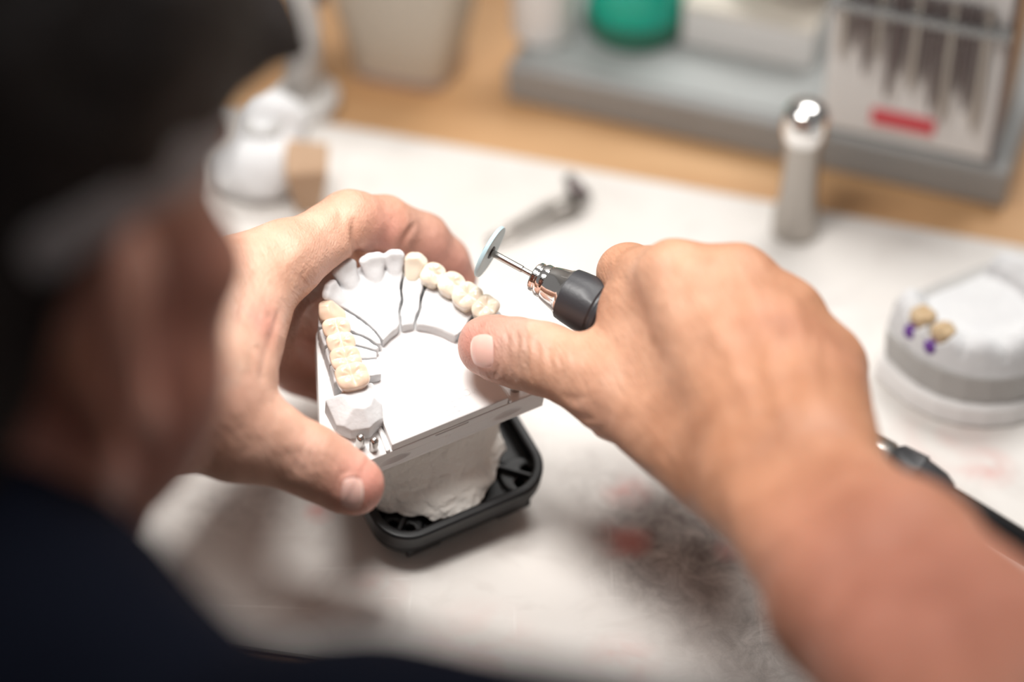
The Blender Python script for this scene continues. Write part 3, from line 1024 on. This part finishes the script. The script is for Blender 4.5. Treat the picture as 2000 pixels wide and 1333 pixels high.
# creases: (pixel polyline, depth mm, width mm)
CREASES = [
    # left hand: finger folds and the palm web
    ([(690, 430), (690, 465), (698, 500), (702, 515)], 2.4, 1.3), ([(812, 436), (798, 456), (780, 485), (772, 498)], 1.7, 1.2), ([(668, 385), (664, 410), (668, 440)], .3, 1.2), ([(838, 440), (846, 460)], .3, 1.0),
    ([(541, 612), (534, 650), (519, 700), (512, 740)], .9, 1.8), ([(526, 610), (520, 632)], .3, 1.4),
    ([(600, 520), (590, 545), (605, 560)], .5, .8),
    ([(585, 868), (573, 890), (578, 915), (592, 935)], .7, .8), ([(598, 862), (588, 888), (590, 915), (604, 942)], .8, .8), ([(614, 868), (606, 890), (608, 912), (618, 940)], .7, .7),
    ([(568, 872), (560, 893), (565, 915)], .45, .7), ([(628, 878), (624, 900), (628, 930)], .4, .7),
    ([(400, 690), (440, 720), (480, 745)], .35, 1.2), ([(455, 600), (445, 640), (450, 680)], .25, .9), ([(480, 560), (474, 600), (480, 640)], .25, .8),
    ([(395, 760), (410, 800), (400, 850)], .4, 1.4), ([(430, 520), (437, 560), (430, 600)], .2, .8), ([(500, 520), (497, 560), (505, 590)], .22, .8),
    # nail folds
    ([(972, 648), (976, 668), (976, 705), (971, 730), (950, 732), (924, 724)], .55, .7), ([(972, 646), (950, 640), (922, 646)], .4, .7),
    ([(708, 922), (686, 920), (666, 928), (660, 950), (660, 980), (668, 1000)], .45, .7),
    # right thumb: the folds behind the nail
    ([(985, 640), (992, 665), (990, 700), (996, 735)], .55, .8), ([(1003, 636), (1012, 665), (1010, 700), (1018, 742)], .75, .8), ([(1020, 640), (1030, 668), (1028, 705), (1040, 752)], .85, .9),
    ([(1040, 650), (1050, 680), (1050, 715), (1062, 765)], .75, .9), ([(1062, 668), (1074, 700), (1078, 740)], .6, .9), ([(1088, 690), (1098, 720), (1105, 760)], .4, 1.0),
    ([(1110, 800), (1130, 815), (1160, 820)], .7, 1.3), ([(1118, 835), (1150, 842), (1185, 838)], .6, 1.3), ([(1095, 770), (1120, 780), (1150, 775)], .45, 1.1),
]
_c = []
for pts, dp, w in CREASES:
    s = smooth_line(pts, 4) if len(pts) > 2 else np.array(pts, float)
    q = trace(hands_fn, s[:, 0], s[:, 1]); _c.append((q, dp * MM * .75, w * MM * 1.15))
# tendons and veins standing up on the back of the right hand: (pixels, height mm, width mm)
RIDGES = [([(1335, 520), (1400, 640), (1470, 800)], 1.0, 4.0), ([(1440, 520), (1490, 650), (1530, 800)], 1.1, 4.0), ([(1545, 590), (1570, 700), (1580, 820)], .9, 4.0),
          ([(1500, 560), (1520, 640), (1500, 720), (1530, 780)], .7, 1.8), ([(1600, 650), (1590, 720), (1610, 800)], .6, 1.8), ([(1380, 600), (1430, 700), (1440, 790)], .5, 1.8),
          ([(650, 395), (620, 450), (560, 520)], .5, 3.0)]
_r = []
for pts, dp, w in RIDGES:
    s = smooth_line(pts, 4); q = trace(hands_fn, s[:, 0], s[:, 1]); _r.append((q, dp * MM, w * MM))


def near_line(p, q):
    """distance to a polyline for the points close to it"""
    lo = q.min(0) - .008; hi = q.max(0) + .008
    m = np.all((p > lo) & (p < hi), 1); d = np.full(len(p), 1.0); n = len(q) - 1
    if m.any():
        pp = p[m]; dd = np.full(len(pp), 1.0)
        for i in range(len(q) - 1):
            e = q[i + 1] - q[i]; w = pp - q[i]; t = np.clip((w @ e) / max(e @ e, 1e-12), 0, 1)
            f = (i + t) / n; fade = .0016 * (np.clip(.3 - f, 0, 1) + np.clip(f - .7, 0, 1)) / .3
            dd = np.minimum(dd, np.sqrt(np.sum((w - t[:, None] * e) ** 2, 1)) + fade)
        d[m] = dd
    return d


def hands_detail(p):
    d = hands_fn(p)
    for q, dp, w in _c:
        r = near_line(p, q); d = d + dp * np.exp(-(r / w) ** 2) - .12 * dp * np.exp(-((r - 2.2 * w) / (1.3 * w)) ** 2)
    for q, dp, w in _r:
        r = near_line(p, q); d = d - dp * np.exp(-(r / w) ** 2)
    return d + .00045 * fbm(p * 75, 3)


# head: right, forward, up of the head itself
hf = np.array([.40, .15, .90]); hf /= np.linalg.norm(hf)
hf_w = RT * hf[0] + UP * hf[1] + FW * hf[2]
hu_w = np.array([0, 0, 1.0]) - RT * .10 - hf_w * (hf_w[2] - hf_w[0] * .10); hu_w /= np.linalg.norm(hu_w)
hr_w = np.cross(hf_w, hu_w)
EAR = P(222, 640, .575)
HC = EAR - hr_w * .074                      # midpoint between the ears
HR = np.stack([hr_w, hf_w, hu_w], 1)        # columns: head axes in the world


def hl(p): return (p - HC) @ HR             # world -> head coordinates (x right, y forward, z up)


def hw(x, y, z): return HC + HR @ np.array([x, y, z])


NECK = [(hw(0, -.02, -.03), .058), (hw(0, -.035, -.09), .056), (hw(0, -.065, -.15), .060)]
SH_R = P(800, 1765, .52); SH_L = np.array([-.34, .42, TZ + .15])
ELB_R = P(2430, 2060, .507); ELB_L = P(-560, 1300, .67)


def head_fn(p):
    q = hl(p)
    d = ell(q, (0, .000, .055), (.076, .096, .082))
    d = smin(d, ell(q, (0, .045, .005), (.060, .056, .075)), .02)
    d = smin(d, cap(q, (.053, .005, -.040), (.024, .074, -.070), .020, .020), .022)
    d = smin(d, cap(q, (-.053, .005, -.040), (-.024, .074, -.070), .020, .020), .022)
    d = smin(d, ell(q, (0, .082, -.070), (.022, .016, .018)), .015)
    for s in (-1, 1):
        d = smin(d, ell(q, (s * .048, .055, -.030), (.022, .030, .034)), .014)       # cheek
        d = smin(d, ell(q, (s * .050, .062, .004), (.020, .020, .014)), .014)       # cheekbone
        d = smax(d, -ell(q, (s * .031, .104, .020), (.014, .012, .010)), .008)      # eye hollow
        d = smin(d, ell(q, (s * .031, .090, .020), (.0125, .0125, .0125)), .002)
        d = smin(d, cap(q, (s * .015, .097, .036), (s * .045, .088, .036), .007, .006), .008)
        # ear: rim, bowl and lobe
        qe = q - np.array([s * .074, .000, .000])
        ang = .25
        ye = qe[:, 1] * math.cos(ang) + qe[:, 2] * math.sin(ang); ze = -qe[:, 1] * math.sin(ang) + qe[:, 2] * math.cos(ang)
        e3 = np.stack([(qe[:, 0] * s) - .006 + .35 * ye, ye, ze], -1)
        rim = ell(e3, (0, 0, 0), (.0065, .017, .028)); bowl = ell(e3, (.009, .002, -.002), (.010, .0115, .020))
        ear = smax(rim, -bowl, .002)
        ear = smin(ear, ell(e3, (0, .006, -.027), (.005, .008, .009)), .004)
        d = smin(d, ear, .004)
    d = smin(d, cap(q, (0, .100, .022), (0, .122, -.018), .007, .012), .008)        # nose
    for s in (-1, 1): d = smin(d, ell(q, (s * .011, .113, -.020), (.008, .009, .007)), .004)
    d = smin(d, ell(q, (0, .103, -.040), (.022, .008, .0045)), .004); d = smin(d, ell(q, (0, .101, -.050), (.020, .008, .0055)), .004)
    d = smax(d, -cap(q, (-.020, .112, -.0445), (.020, .112, -.0445), .0018, .0018), .002)
    return d


def body_fn(p):
    d = head_fn(p)
    d = smin(d, chain(p, NECK, .02), .025)
    d = smin(d, cap(p, NECK[2][0], (SH_R + SH_L) / 2 + np.array([0, 0, -.03]), .06, .09), .03)
    for s in (SH_R, SH_L): d = smin(d, cap(p, NECK[2][0] + np.array([0, 0, -.03]), s, .035, .044), .04)
    d = np.minimum(d, smin(cap(p, SH_R, ELB_R, .046, .040), cap(p, ELB_R, ELB_R, .038, .038), .02))
    d = np.minimum(d, cap(p, SH_L, ELB_L, .046, .040))
    pel = np.array([-.27, .05, TZ - .33])
    mid = (SH_R + SH_L) / 2 + np.array([0, -.01, -.09])
    d = smin(d, cap(p, mid, pel, .105, .12), .05)
    return d


def all_fn(p): return smin(body_fn(p), hands_detail(p), .01)


def all_fast(p): return smin(body_fn(p), hands_fn(p), .01)


def inside(V, b): return np.all((V > b[0]) & (V < b[1]), 1)


def bounds(nodes, pad):
    A = np.array([n[0] for n in nodes]); r = max(n[1] for n in nodes)
    return A.min(0) - r - pad, A.max(0) + r + pad


rb = [n for s in R_PALM[:12] for n in s] + [n for f in R_FING for n in (f[0] if isinstance(f, tuple) else f)]
lb = [n for s in L_PALM[:8] for n in s] + [n for f in L_FING for n in (f[0] if isinstance(f, tuple) else f)]
BR = bounds(rb, .002); BL = bounds(lb, .002)
BR = (np.maximum(BR[0], [-.06, .36, TZ - .01]), np.minimum(BR[1], [.19, .70, TZ + .26]))
headlo = HC - .15; headhi = HC + .15
VS = []; FS = []; off = 0
big_lo = np.array([-.55, -.12, TZ - .50]); big_hi = np.array([.30, .75, TZ + .50])
Vb, Fb = surface_net(all_fn, big_lo, big_hi, .0045)
sh = .004
ctr = Vb[Fb].mean(1)
keep = ~(inside(ctr, (BR[0] + sh, BR[1] - sh)) | inside(ctr, (BL[0] + sh, BL[1] - sh)) | inside(ctr, (headlo + sh, headhi - sh)))
for (V, F) in ((Vb, Fb[keep]), surface_net(all_fn, BR[0], BR[1], .00085), surface_net(all_fn, BL[0], BL[1], .00075), surface_net(all_fast, headlo, headhi, .0024)):
    VS.append(V); FS.append(F + off); off += len(V)
V = np.concatenate(VS); F = np.concatenate(FS)
used = np.unique(F); F = np.searchsorted(used, F); V = V[used]
# overlap between the two hand boxes and the head box is harmless: same surface
person = mesh_obj('person', V, F, M['skin'])


def tone(V):
    c = np.tile(np.array([.66, .385, .27]), (len(V), 1))
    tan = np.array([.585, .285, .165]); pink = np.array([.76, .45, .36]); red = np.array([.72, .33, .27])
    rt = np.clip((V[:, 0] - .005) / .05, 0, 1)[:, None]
    c = c * (1 - rt) + tan * rt  # right hand warmer: lighting difference between the hands put into the colour
    lt = np.clip((-.045 - V[:, 0]) / .04, 0, 1)[:, None]
    c = c * (1 - lt * .8) + np.array([.69, .42, .315]) * lt * .8  # left hand pinker, its lighting likewise carried by the skin colour

    def toward(c, pt, r, col, amt):
        w = amt * np.exp(-(np.sum((V - pt) ** 2, 1)) / r ** 2)[:, None]
        return c * (1 - w) + col * w
    for (x, y, d, r, a) in ((925, 672, .835, .013, .9), (1000, 650, .83, .012, .5), (735, 960, .81, .013, .95), (690, 940, .81, .012, .6), (600, 900, .80, .010, .45), (745, 460, .87, .013, .8),
                            (850, 500, .885, .014, .7), (525, 625, .81, .009, .7), (620, 530, .85, .012, .4), (900, 540, .895, .01, .8), (560, 720, .90, .03, .7), (480, 800, .79, .02, .25), (1130, 830, .80, .012, .35)):
        c = toward(c, P(x, y, d), r, red if a > .5 else pink, a)
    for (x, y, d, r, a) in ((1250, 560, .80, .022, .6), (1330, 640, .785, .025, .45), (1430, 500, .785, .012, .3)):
        c = toward(c, P(x, y, d), r, np.array([.72, .44, .31]), a)  # highlight on the back of the right hand painted into the tone
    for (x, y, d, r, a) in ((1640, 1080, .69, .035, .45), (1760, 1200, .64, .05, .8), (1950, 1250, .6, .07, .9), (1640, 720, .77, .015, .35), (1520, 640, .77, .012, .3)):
        c = toward(c, P(x, y, d), r, np.array([.50, .20, .14]), a)  # forearm and outer hand darkened: light falloff painted into the tone
    hw_ = np.clip(1.5 - np.linalg.norm(V - (HC + np.array([0, 0, -.03])), axis=1) / .13, 0, 1)[:, None]     # shade over the head and neck, put into the skin colour
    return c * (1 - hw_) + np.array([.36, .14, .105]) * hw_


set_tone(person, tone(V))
recentre(person, (-.27, .05, TZ - .45))
tag(person, 'person in navy top leaning over bench, holding a dental model and handpiece', 'person')


def pchild(o):
    o.parent = person; o.matrix_parent_inverse = Matrix.Translation(-person.location); return o


# nails follow the finger's surface
def nail(name, corners, bulge, m, fn, thick=.0005):
    """corners in pixels: base-left, base-right, tip-right, tip-left as seen on the finger"""
    c = np.array(corners, float); n = 15
    u, v = np.meshgrid(np.linspace(-1, 1, n), np.linspace(-1, 1, n), indexing='ij')
    # rounded square
    uu = u * np.sqrt(1 - .36 * v * v); vv = v * np.sqrt(1 - .36 * u * u)
    a = (uu + 1) / 2; b = (vv + 1) / 2
    px = (1 - a)[..., None] * ((1 - b)[..., None] * c[0] + b[..., None] * c[1]) + a[..., None] * ((1 - b)[..., None] * c[3] + b[..., None] * c[2])
    q = trace(fn, px[..., 0].ravel(), px[..., 1].ravel())
    e = 1e-4
    g = np.stack([fn(q + np.eye(3)[k] * e) - fn(q - np.eye(3)[k] * e) for k in range(3)], -1); g /= np.linalg.norm(g, axis=1, keepdims=True)
    g = g.mean(0) * .5 + g * .5; g /= np.linalg.norm(g, axis=1, keepdims=True)
    rim = np.clip(1 - np.maximum(np.abs(u), np.abs(v)).ravel() ** 6, 0, 1)
    top = q + g * (thick * (.2 + .8 * rim) + bulge * (1 - (v.ravel() ** 2)) * .6)[:, None]
    bot = q - g * .0012
    V = np.vstack([top, bot]); F = []
    for i in range(n - 1):
        for j in range(n - 1):
            k = i * n + j; F.append((k, k + n, k + n + 1, k + 1)); k2 = k + n * n; F.append((k2, k2 + 1, k2 + n + 1, k2 + n))
    rimi = [i * n for i in range(n)] + [(n - 1) * n + j for j in range(1, n)] + [i * n + n - 1 for i in range(n - 2, -1, -1)] + [j for j in range(n - 2, 0, -1)]
    for i in range(len(rimi)):
        a_, b_ = rimi[i], rimi[(i + 1) % len(rimi)]; F.append((a_, b_, b_ + n * n, a_ + n * n))
    o = mesh_obj(name, V, F, m)
    uf = np.concatenate([uu.ravel()] * 2)[:, None]; e_ = np.clip((uf - .80) / .12, 0, 1)
    set_tone(o, np.array([.80, .50, .43]) * (1 - e_) + np.array([.86, .72, .63]) * e_)
    return pchild(o)


nail('thumbnail', [(968, 648), (966, 726), (922, 716), (919, 652)], .0006, M['nail'], hands_fn)
nail('thumbnail', [(668, 930), (664, 992), (708, 1000), (710, 930)], .0006, M['nail'], hands_fn)


# hair
def hair_fn(p):
    q = hl(p)
    sk = ell(q, (0, -.002, .058), (.084, .104, .090))
    st = .0012 * fbm(q * np.array([260, 60, 120]), 3) + .003 * fbm(q * 28, 2)
    d = sk + st
    # fringe standing forward over the brow
    d = smin(d, ell(q, (.024, .077, .058), (.046, .042, .029)) + st, .02)
    # hairline: over the brow, behind the ear, down to the nape
    yl = q[:, 1]; zl = q[:, 2]
    line = np.interp(yl, [-.12, -.06, -.030, -.012, .020, .050, .075, .12], [-.085, -.080, -.045, .020, .038, .046, .056, .060])
    d = smax(d, line - zl, .004)
    nap = smax(ell(q, (0, -.036, 0), (.074, .070, .085)) + st, line - zl, .004)
    return smin(d, nap, .006)


V, F = surface_net(hair_fn, HC - .14, HC + .17, .0026)
hair = pchild(mesh_obj('hair', V, F, M['hair'])); hair['label'] = 'short black hair'


# shirt: offset of the torso, open at the neck, short sleeves
def shirt_fn(p):
    up = (SH_R + SH_L) / 2
    pel = np.array([-.27, .05, TZ - .33]); mid = up + np.array([0, -.01, -.09])
    d = cap(p, mid, pel, .118, .135)
    nb = P(-105, 1400, .58)
    for s in (SH_R, SH_L): d = smin(d, cap(p, nb, s, .036, .040), .03)
    d = smin(d, cap(p, nb, mid, .062, .11), .04)
    d = smin(d, cap(p, SH_R, SH_R + (ELB_R - SH_R) * .5, .058, .056), .02)
    d = smin(d, cap(p, SH_L, SH_L + (ELB_L - SH_L) * .5, .058, .056), .02)
    # collar
    c = NECK[2][0]; ax = (NECK[1][0] - NECK[2][0]); ax /= np.linalg.norm(ax)
    d = smin(d, cap(p, c - ax * .02, c + ax * .012, .072, .068), .02)
    d = d + .003 * fbm(p * np.array([22, 22, 30]), 2)
    return d


V, F = surface_net(shirt_fn, (-.52, -.12, TZ - .50), (.26, .56, TZ + .40), .005)
shirt = pchild(mesh_obj('shirt', V, F, M['shirt'])); shirt['label'] = 'dark navy top'

# grey band round the head under the hair
def band_fn(p):
    q = hl(p)
    outer = ell(q, (0, -.002, .050), (.0825, .1035, .088)); d = smax(outer, -(outer + .005), .001)
    zc = np.interp(q[:, 1], [-.12, -.05, 0, .05, .12], [-.02, .014, .036, .044, .047])
    return smax(smax(d, np.abs(q[:, 2] - zc) - .0085, .002), -.040 - q[:, 1], .002)


V, F = surface_net(band_fn, HC - .13, HC + .13, .0018)
band = pchild(mesh_obj('headband', V, F, M['glasses'])); band['label'] = 'grey band between the hair and the cheek'
# ------------------------------------------------------------------ the second dental model, on the mat to the right
m2c = onz(1892, 704)
mod2 = empty('dental_model', (m2c[0], m2c[1], TZ), (0, 0, math.radians(-150)))
tag(mod2, 'white plaster dental model with two beige teeth over purple wax, standing on the mat', 'dental model')
M['grey_plaster'] = material('grey_plaster', (.50, .49, .475), .7, spec=.3, vary=(.45, .44, .43), vary_scale=60)
M['purple'] = material('purple_wax', (.12, .02, .26), .35)
M['ceramic_tan'] = material('tan_ceramic', (.62, .46, .28), .25, sss=.2, sss_scale=.001, spec=.5)


def horseshoe(w, l, n=14, back=.0, sharp=True):
    """ccw outline, opening towards -y; front at +y"""
    pts = [(-w, back), (-w * .86, back - .0), (w * .86, back - .0), (w, back)]
    for i in range(1, n):
        t = math.pi * i / n
        pts.append((w * math.cos(t), (l) * math.sin(t) ** .9 + (0)))
    return pts


def ring_poly(w, l, flat=.6):
    pts = [(-w * flat, -l * .62), (w * flat, -l * .62), (w, -l * .28)]
    for i in range(0, 13):
        t = math.pi * i / 12
        pts.append((w * math.cos(t), l * math.sin(t)))
    pts.append((-w, -l * .28))
    return pts


o = MB().prism([(x, y) for x, y in ring_poly(.0385, .040)], 0, .0095, .0012, .001).build('lower_base', M['white_plastic'], mod2)
MB().prism([(x, y) for x, y in ring_poly(.0350, .0365)], .0095, .024, .0008, -.001).build('upper_base', M['grey_plaster'], mod2)


def arch2(p):
    q = p[:, :2] / np.array([27.0, 29.0]); r = np.sqrt(np.sum(q ** 2, 1)) + 1e-6
    dist = (r - 1) * 27
    back = -p[:, 1] - 15
    ang = np.arctan2(p[:, 1], p[:, 0])
    sc = np.cos(ang * 13) * .9
    top = 33 + 3.2 * np.clip(1 - (dist / 5.0) ** 2, 0, 1) + 1.0 * sc * np.exp(-(dist / 5) ** 2)
    d = smax(np.abs(dist + .5) - 5.4 - np.clip((33 - p[:, 2]) * .28, 0, 3.2), p[:, 2] - top, 1.5)
    pal = np.maximum(dist, p[:, 2] - 28)
    d = smin(d, pal, 2.0)
    # embrasures between the teeth
    cuts = np.abs(((ang * 13 / (2 * math.pi)) % 1) - .5) * 9
    d = d + .9 * np.exp(-(cuts / .5) ** 2) * np.exp(-((dist - 4) / 3) ** 2) * (p[:, 2] > 30)
    # the gap where the two beige crowns sit
    for (cx, cy) in ((27.0, -1.0), (25.5, 9.5)):
        g = ell(p, (cx, cy, 35.5), (7, 5.4, 6)); d = smax(d, -g, .8)
    d = smax(d, back, .6); d = smax(d, 23 - p[:, 2], .2)
    return d * .8 + .15 * fbm(p * .3, 2)


mmobj('plaster_arch', arch2, (-38, -20, 22), (38, 38, 40), .75, M['plaster'], mod2)
for k, (cx, cy, w) in enumerate(((26.6, -1.0, 4.8), (25.2, 9.6, 4.0))):
    Rm = tooth_frame((cx, cy), (cx + 1, cy - 10), (cx - 1, cy + 10))
    f = molar((cx, cy), Rm, w, 4.6, 29.5, 8.6, C4 if k == 0 else C2, 20 + k)
    mmobj('ceramic_crown', f, (cx - 7, cy - 7, 28), (cx + 7, cy + 7, 40), .35, M['ceramic_tan'], mod2)
    mmobj('wax_collar', lambda p, cx=cx, cy=cy: ell(p, (cx + 4.6, cy, 28.6), (3.4, 3.4, 3.0)) + .3 * fbm(p * .6, 2), (cx - 3, cy - 6, 24), (cx + 10, cy + 6, 33), .4, M['purple'], mod2)

# ------------------------------------------------------------------ things at the back of the bench
def stand(name, label, cat, px, py, z=0.0, rot=BA, group=None):
    c = onz(px, py, z); e = empty(name, (c[0], c[1], TZ + z), (0, 0, rot)); tag(e, label, cat, group); return e


ZW = -.002                                          # the bare wood lies one mat thickness lower
M['tray'] = material('grey_enamel', (.33, .33, .325), .5, vary=(.29, .29, .285), vary_scale=20)
a = onz(990, 196, ZW); b = onz(1958, 410, ZW)
TL_ = np.linalg.norm(b - a); ta = math.atan2(b[1] - a[1], b[0] - a[0])
tray = empty('tray', (a[0], a[1], TZ + ZW), (0, 0, ta))
tag(tray, 'long grey tray block at the back of the bench carrying jars and boxes', 'tray')
TH = .020
MB().box((0, 0, 0), (TL_, .16, TH), .0015).build('tray_body', M['tray'], tray)
MB().box((.006, .006, TH - .0002), (TL_ - .006, .154, TH + .0012), .0005).build('tray_top', material('pale_grey_enamel', (.40, .415, .41), .45), tray)
tdir = (b - a) / TL_; tnor = np.array([-tdir[1], tdir[0], 0])
ZT = TH + ZW + .0013
M['white_gloss'] = material('white_gloss', (.80, .78, .76), .35)
M['cream'] = material('cream_card', (.70, .64, .56), .7)
M['green_glass'] = material('green_glass', (.0, .50, .36), .15, trans=.1, spec=.5)
M['dark_green'] = material('dark_green', (.02, .16, .10), .3)
M['red'] = material('red_label', (.72, .09, .11), .6)
M['brown'] = material('brown_clay', (.36, .22, .13), .7, vary=(.48, .33, .22), vary_scale=30)
M['dark_steel'] = material('dark_steel', (.16, .13, .13), .3, .8)


def on_tray(name, label, cat, px, py, group=None): return stand(name, label, cat, px, py, ZT, ta, group)


# green jar
j = on_tray('glass_jar', 'round green glass jar on the grey tray, between the white box and white block', 'jar', 1240, 52)
MB().lathe([(.014, 0), (.020, .001), (.0225, .006), (.0225, .045), (.019, .050), (.017, .052)], 48).build('jar_body', M['green_glass'], j, True, 40)
MB().lathe([(.015, -.0002), (.0212, .0001), (.0232, .004), (.0236, .008), (.0231, .012), (.0226, .013)], 48).build('jar_foot', M['dark_green'], j, True, 40)
MB().lathe([(.019, .052), (.0195, .053), (.0195, .063), (.018, .065)], 32).build('jar_lid', M['white_gloss'], j, True, 40)
# white block left of it
j = on_tray('white_pot', 'blurred white pot at the left end of the grey tray', 'pot', 1062, 60)
MB().lathe([(.013, 0), (.0145, .001), (.0155, .03), (.0155, .045), (.014, .047)], 40).build('pot_body', M['white_gloss'], j, True, 40)
# cream box with a round white bowl
j = on_tray('cardboard_box', 'off-white low box on the grey tray, left of the rod rack', 'box', 1468, 90)
MB().box((-.030, -.010, 0), (.030, .050, .020), .001).build('box_body', M['white_gloss'], j)
MB().box((-.0305, -.0105, .020), (.0305, .0505, .0225), .0006).build('box_lid', M['cream'], j)
bw = empty('bowl', j.location + Vector((math.cos(ta) * .012 - math.sin(ta) * .022, math.sin(ta) * .012 + math.cos(ta) * .022, .0225)))
tag(bw, 'round white bowl on top of the low off-white box', 'bowl')
MB().lathe([(.012, 0), (.014, .001), (.024, .012), (.026, .020), (.0245, .020), (.022, .012), (.012, .003), (.001, .002)], 48).build('bowl_body', M['white_gloss'], bw, True, 40)
# rack with rods
c0_ = onz(1600, 252, ZT); c1_ = onz(1926, 334, ZT)
RW = np.linalg.norm(c1_ - c0_)
rk = empty('instrument_rack', (c0_[0], c0_[1], TZ + ZT), (0, 0, ta))
tag(rk, 'white upright rack with metal rods and a red label on its front', 'rack')
MB().box((0, .002, 0), (RW, .050, .090), .001).build('rack_body', M['white_gloss'], rk)
MB().box((RW - .0008, .0005, 0), (RW + .0016, .052, .090), .0004).build('side_panel', M['dark_steel'], rk)
MB().box((-.001, -.006, .066), (RW + .001, .002, .069), .0005).build('top_rail', M['tray'], rk)
u0 = (1695 - 1600) / 326 * RW; u1 = (1815 - 1600) / 326 * RW
MB().box((u0, .0010, .0078), (u1, .0021, .0160), .0002).build('red_label', M['red'], rk)
rnd = random.Random(4)
xs = [.006, .011, .0165, .021, .027, .031, .0365, .041, .046, .051, .0555, .060, .065]
for i, x in enumerate(xs):
    if x > RW - .003: continue
    zb = (.040, .047, .035, .044, .025, .038, .030, .036, .022, .018, .034, .026, .016)[i]
    mt = M['dark_steel'] if i % 3 else M['brushed']
    mb = MB(); mb.lathe([(.0006, zb), (.0011, zb + .004), (.0016, zb + .008), (.0016, .072), (.0016, .073), (.0016, .078), (.001, .079)], 14, (x, -.0018, 0))
    o = mb.build('metal_rod', mt, None, True, 40)
    o.matrix_world = rk.matrix_world.copy() if False else Matrix.Translation(rk.location) @ Matrix.Rotation(ta, 4, 'Z')
    tag(o, 'thin dark metal rod hanging on the white rack', 'rod', 'metal rods on the white rack')

# polished metal cylinder
j = stand('metal_socket', 'polished metal cylinder with a flared round top, standing on the far edge of the mat', 'metal stand', 1552, 452, 0, 0)
MB().lathe([(.0085, 0), (.0098, .0008), (.0100, .010), (.0092, .013), (.0080, .020), (.0078, .045), (.0085, .050)], 48).build('stem', M['brushed'], j, True, 40)
MB().lathe([(.0085, .0495), (.0098, .052), (.0100, .057), (.0095, .062), (.0075, .0655), (.004, .067), (.0005, .0675)], 48).build('domed_head', M['chrome'], j, True, 50)

# small pliers / calliper lying on the mat
pc = onz(1120, 385)
j = empty('metal_calliper', (pc[0], pc[1], TZ)); tag(j, 'small metal calliper lying on the mat behind the blue disc', 'calliper')


def rel(px, py, z): return Vector(onz(px, py, z)) - Vector(j.location)


MB().tube([rel(950, 470, .003), rel(1010, 435, .004), rel(1075, 400, .006), rel(1125, 380, .008)], [.0008, .0016, .0022, .0024], 10).build('arm', M['brushed'], j, True)
MB().tube([rel(955, 480, .003), rel(1020, 452, .004), rel(1085, 415, .006), rel(1130, 392, .008)], [.0008, .0014, .0020, .0024], 10).build('arm', M['brushed'], j, True)
MB().tube([rel(1140, 392, .006), rel(1125, 368, .009), rel(1108, 345, .012)], [.0042, .0036, .0022], 14).build('hinge', M['dark_steel'], j, True)

# beige tapered beaker on the wood, upper left
j = stand('beaker', 'large beige tapered beaker on the bare wood in the upper left background', 'beaker', 800, 120, ZW, BA)


def tap(name, w0, w1, d0, d1, h_, m, par, z_=0.0):
    V = []
    for z, w, d in ((0, w0, d0), (h_, w1, d1)):
        for i in range(24):
            t = 2 * math.pi * i / 24; cx = math.copysign(abs(math.cos(t)) ** .45, math.cos(t)); cy = math.copysign(abs(math.sin(t)) ** .45, math.sin(t))
            V.append((cx * w, cy * d, z + z_))
    F = [(i, (i + 1) % 24, 24 + (i + 1) % 24, 24 + i) for i in range(24)] + [tuple(range(23, -1, -1)), tuple(range(24, 48))]
    mb = MB(); mb.add(V, F); return mb.build(name, m, par, True, 40)


tap('beaker_body', .0225, .038, .020, .030, .075, material('beige_plastic', (.58, .53, .45), .5, spec=.4), j)
tap('beaker_base', .0235, .0238, .021, .0213, .004, material('rosy_grey', (.38, .28, .25), .6), j)
# pale arm of the bench light, standing on the mat's far left corner
c = onz(592, 205)
j = empty('lamp_stand', (c[0], c[1], TZ)); tag(j, 'pale grey upright lamp stand behind the dark hair of the person', 'lamp stand')
M['pale'] = material('pale_grey_paint', (.60, .58, .56), .45)
MB().lathe([(.016, 0), (.0165, .002), (.0165, .006), (.010, .009)], 36).build('foot', M['pale'], j, True, 40)
MB().tube([(0, 0, .008), (.001, .004, .04), (-.004, .02, .10), (-.03, .06, .22), (-.04, .10, .34)], [.0095, .0085, .008, .0075, .007], 20).build('arm', M['pale'], j, True)
MB().tube([(.009, -.001, .062), (.0135, -.001, .062)], .0065, 16).build('joint_knob', M['dark_steel'], j, True)
# white plaster lump and the brown piece beside it
c = onz(515, 372)
j = empty('plaster_lump', (c[0], c[1], TZ)); tag(j, 'blurred white plaster lump on the mat behind the left hand', 'plaster')
k_ = lambda p: smin(smin(ell(p, (0, 0, 14), (17, 16, 16)), ell(p, (4, 16, 20), (16, 12, 20)), 6), ell(p, (-12, 4, 10), (14, 14, 11)), 5) + .8 * fbm(p * .12, 3)
V, F = surface_net(lambda p: np.maximum(k_(p), -p[:, 2] + .05), (-34, -24, -1), (30, 36, 44), 1.0)
mesh_obj('lump_body', V * MM, F, M['plaster'], j)
V, F = surface_net(lambda p: smax(ell(p, (1, 6, 30), (9, 9, 5)), -ell(p, (1, 6, 36), (7, 7, 6)), 1), (-12, -8, 22), (14, 20, 38), .8)
mesh_obj('grey_cup', V * MM, F, M['grey_plaster'], j)
c = onz(600, 400)
j = empty('clay_block', (c[0], c[1], TZ), (0, 0, .35)); tag(j, 'brown wedge-shaped block leaning on the white plaster lump', 'block')
MB().prism([(-.006, -.006), (.004, -.008), (.008, .004), (-.002, .010)], 0, .026, .001, -.004).build('block_body', M['brown'], j)
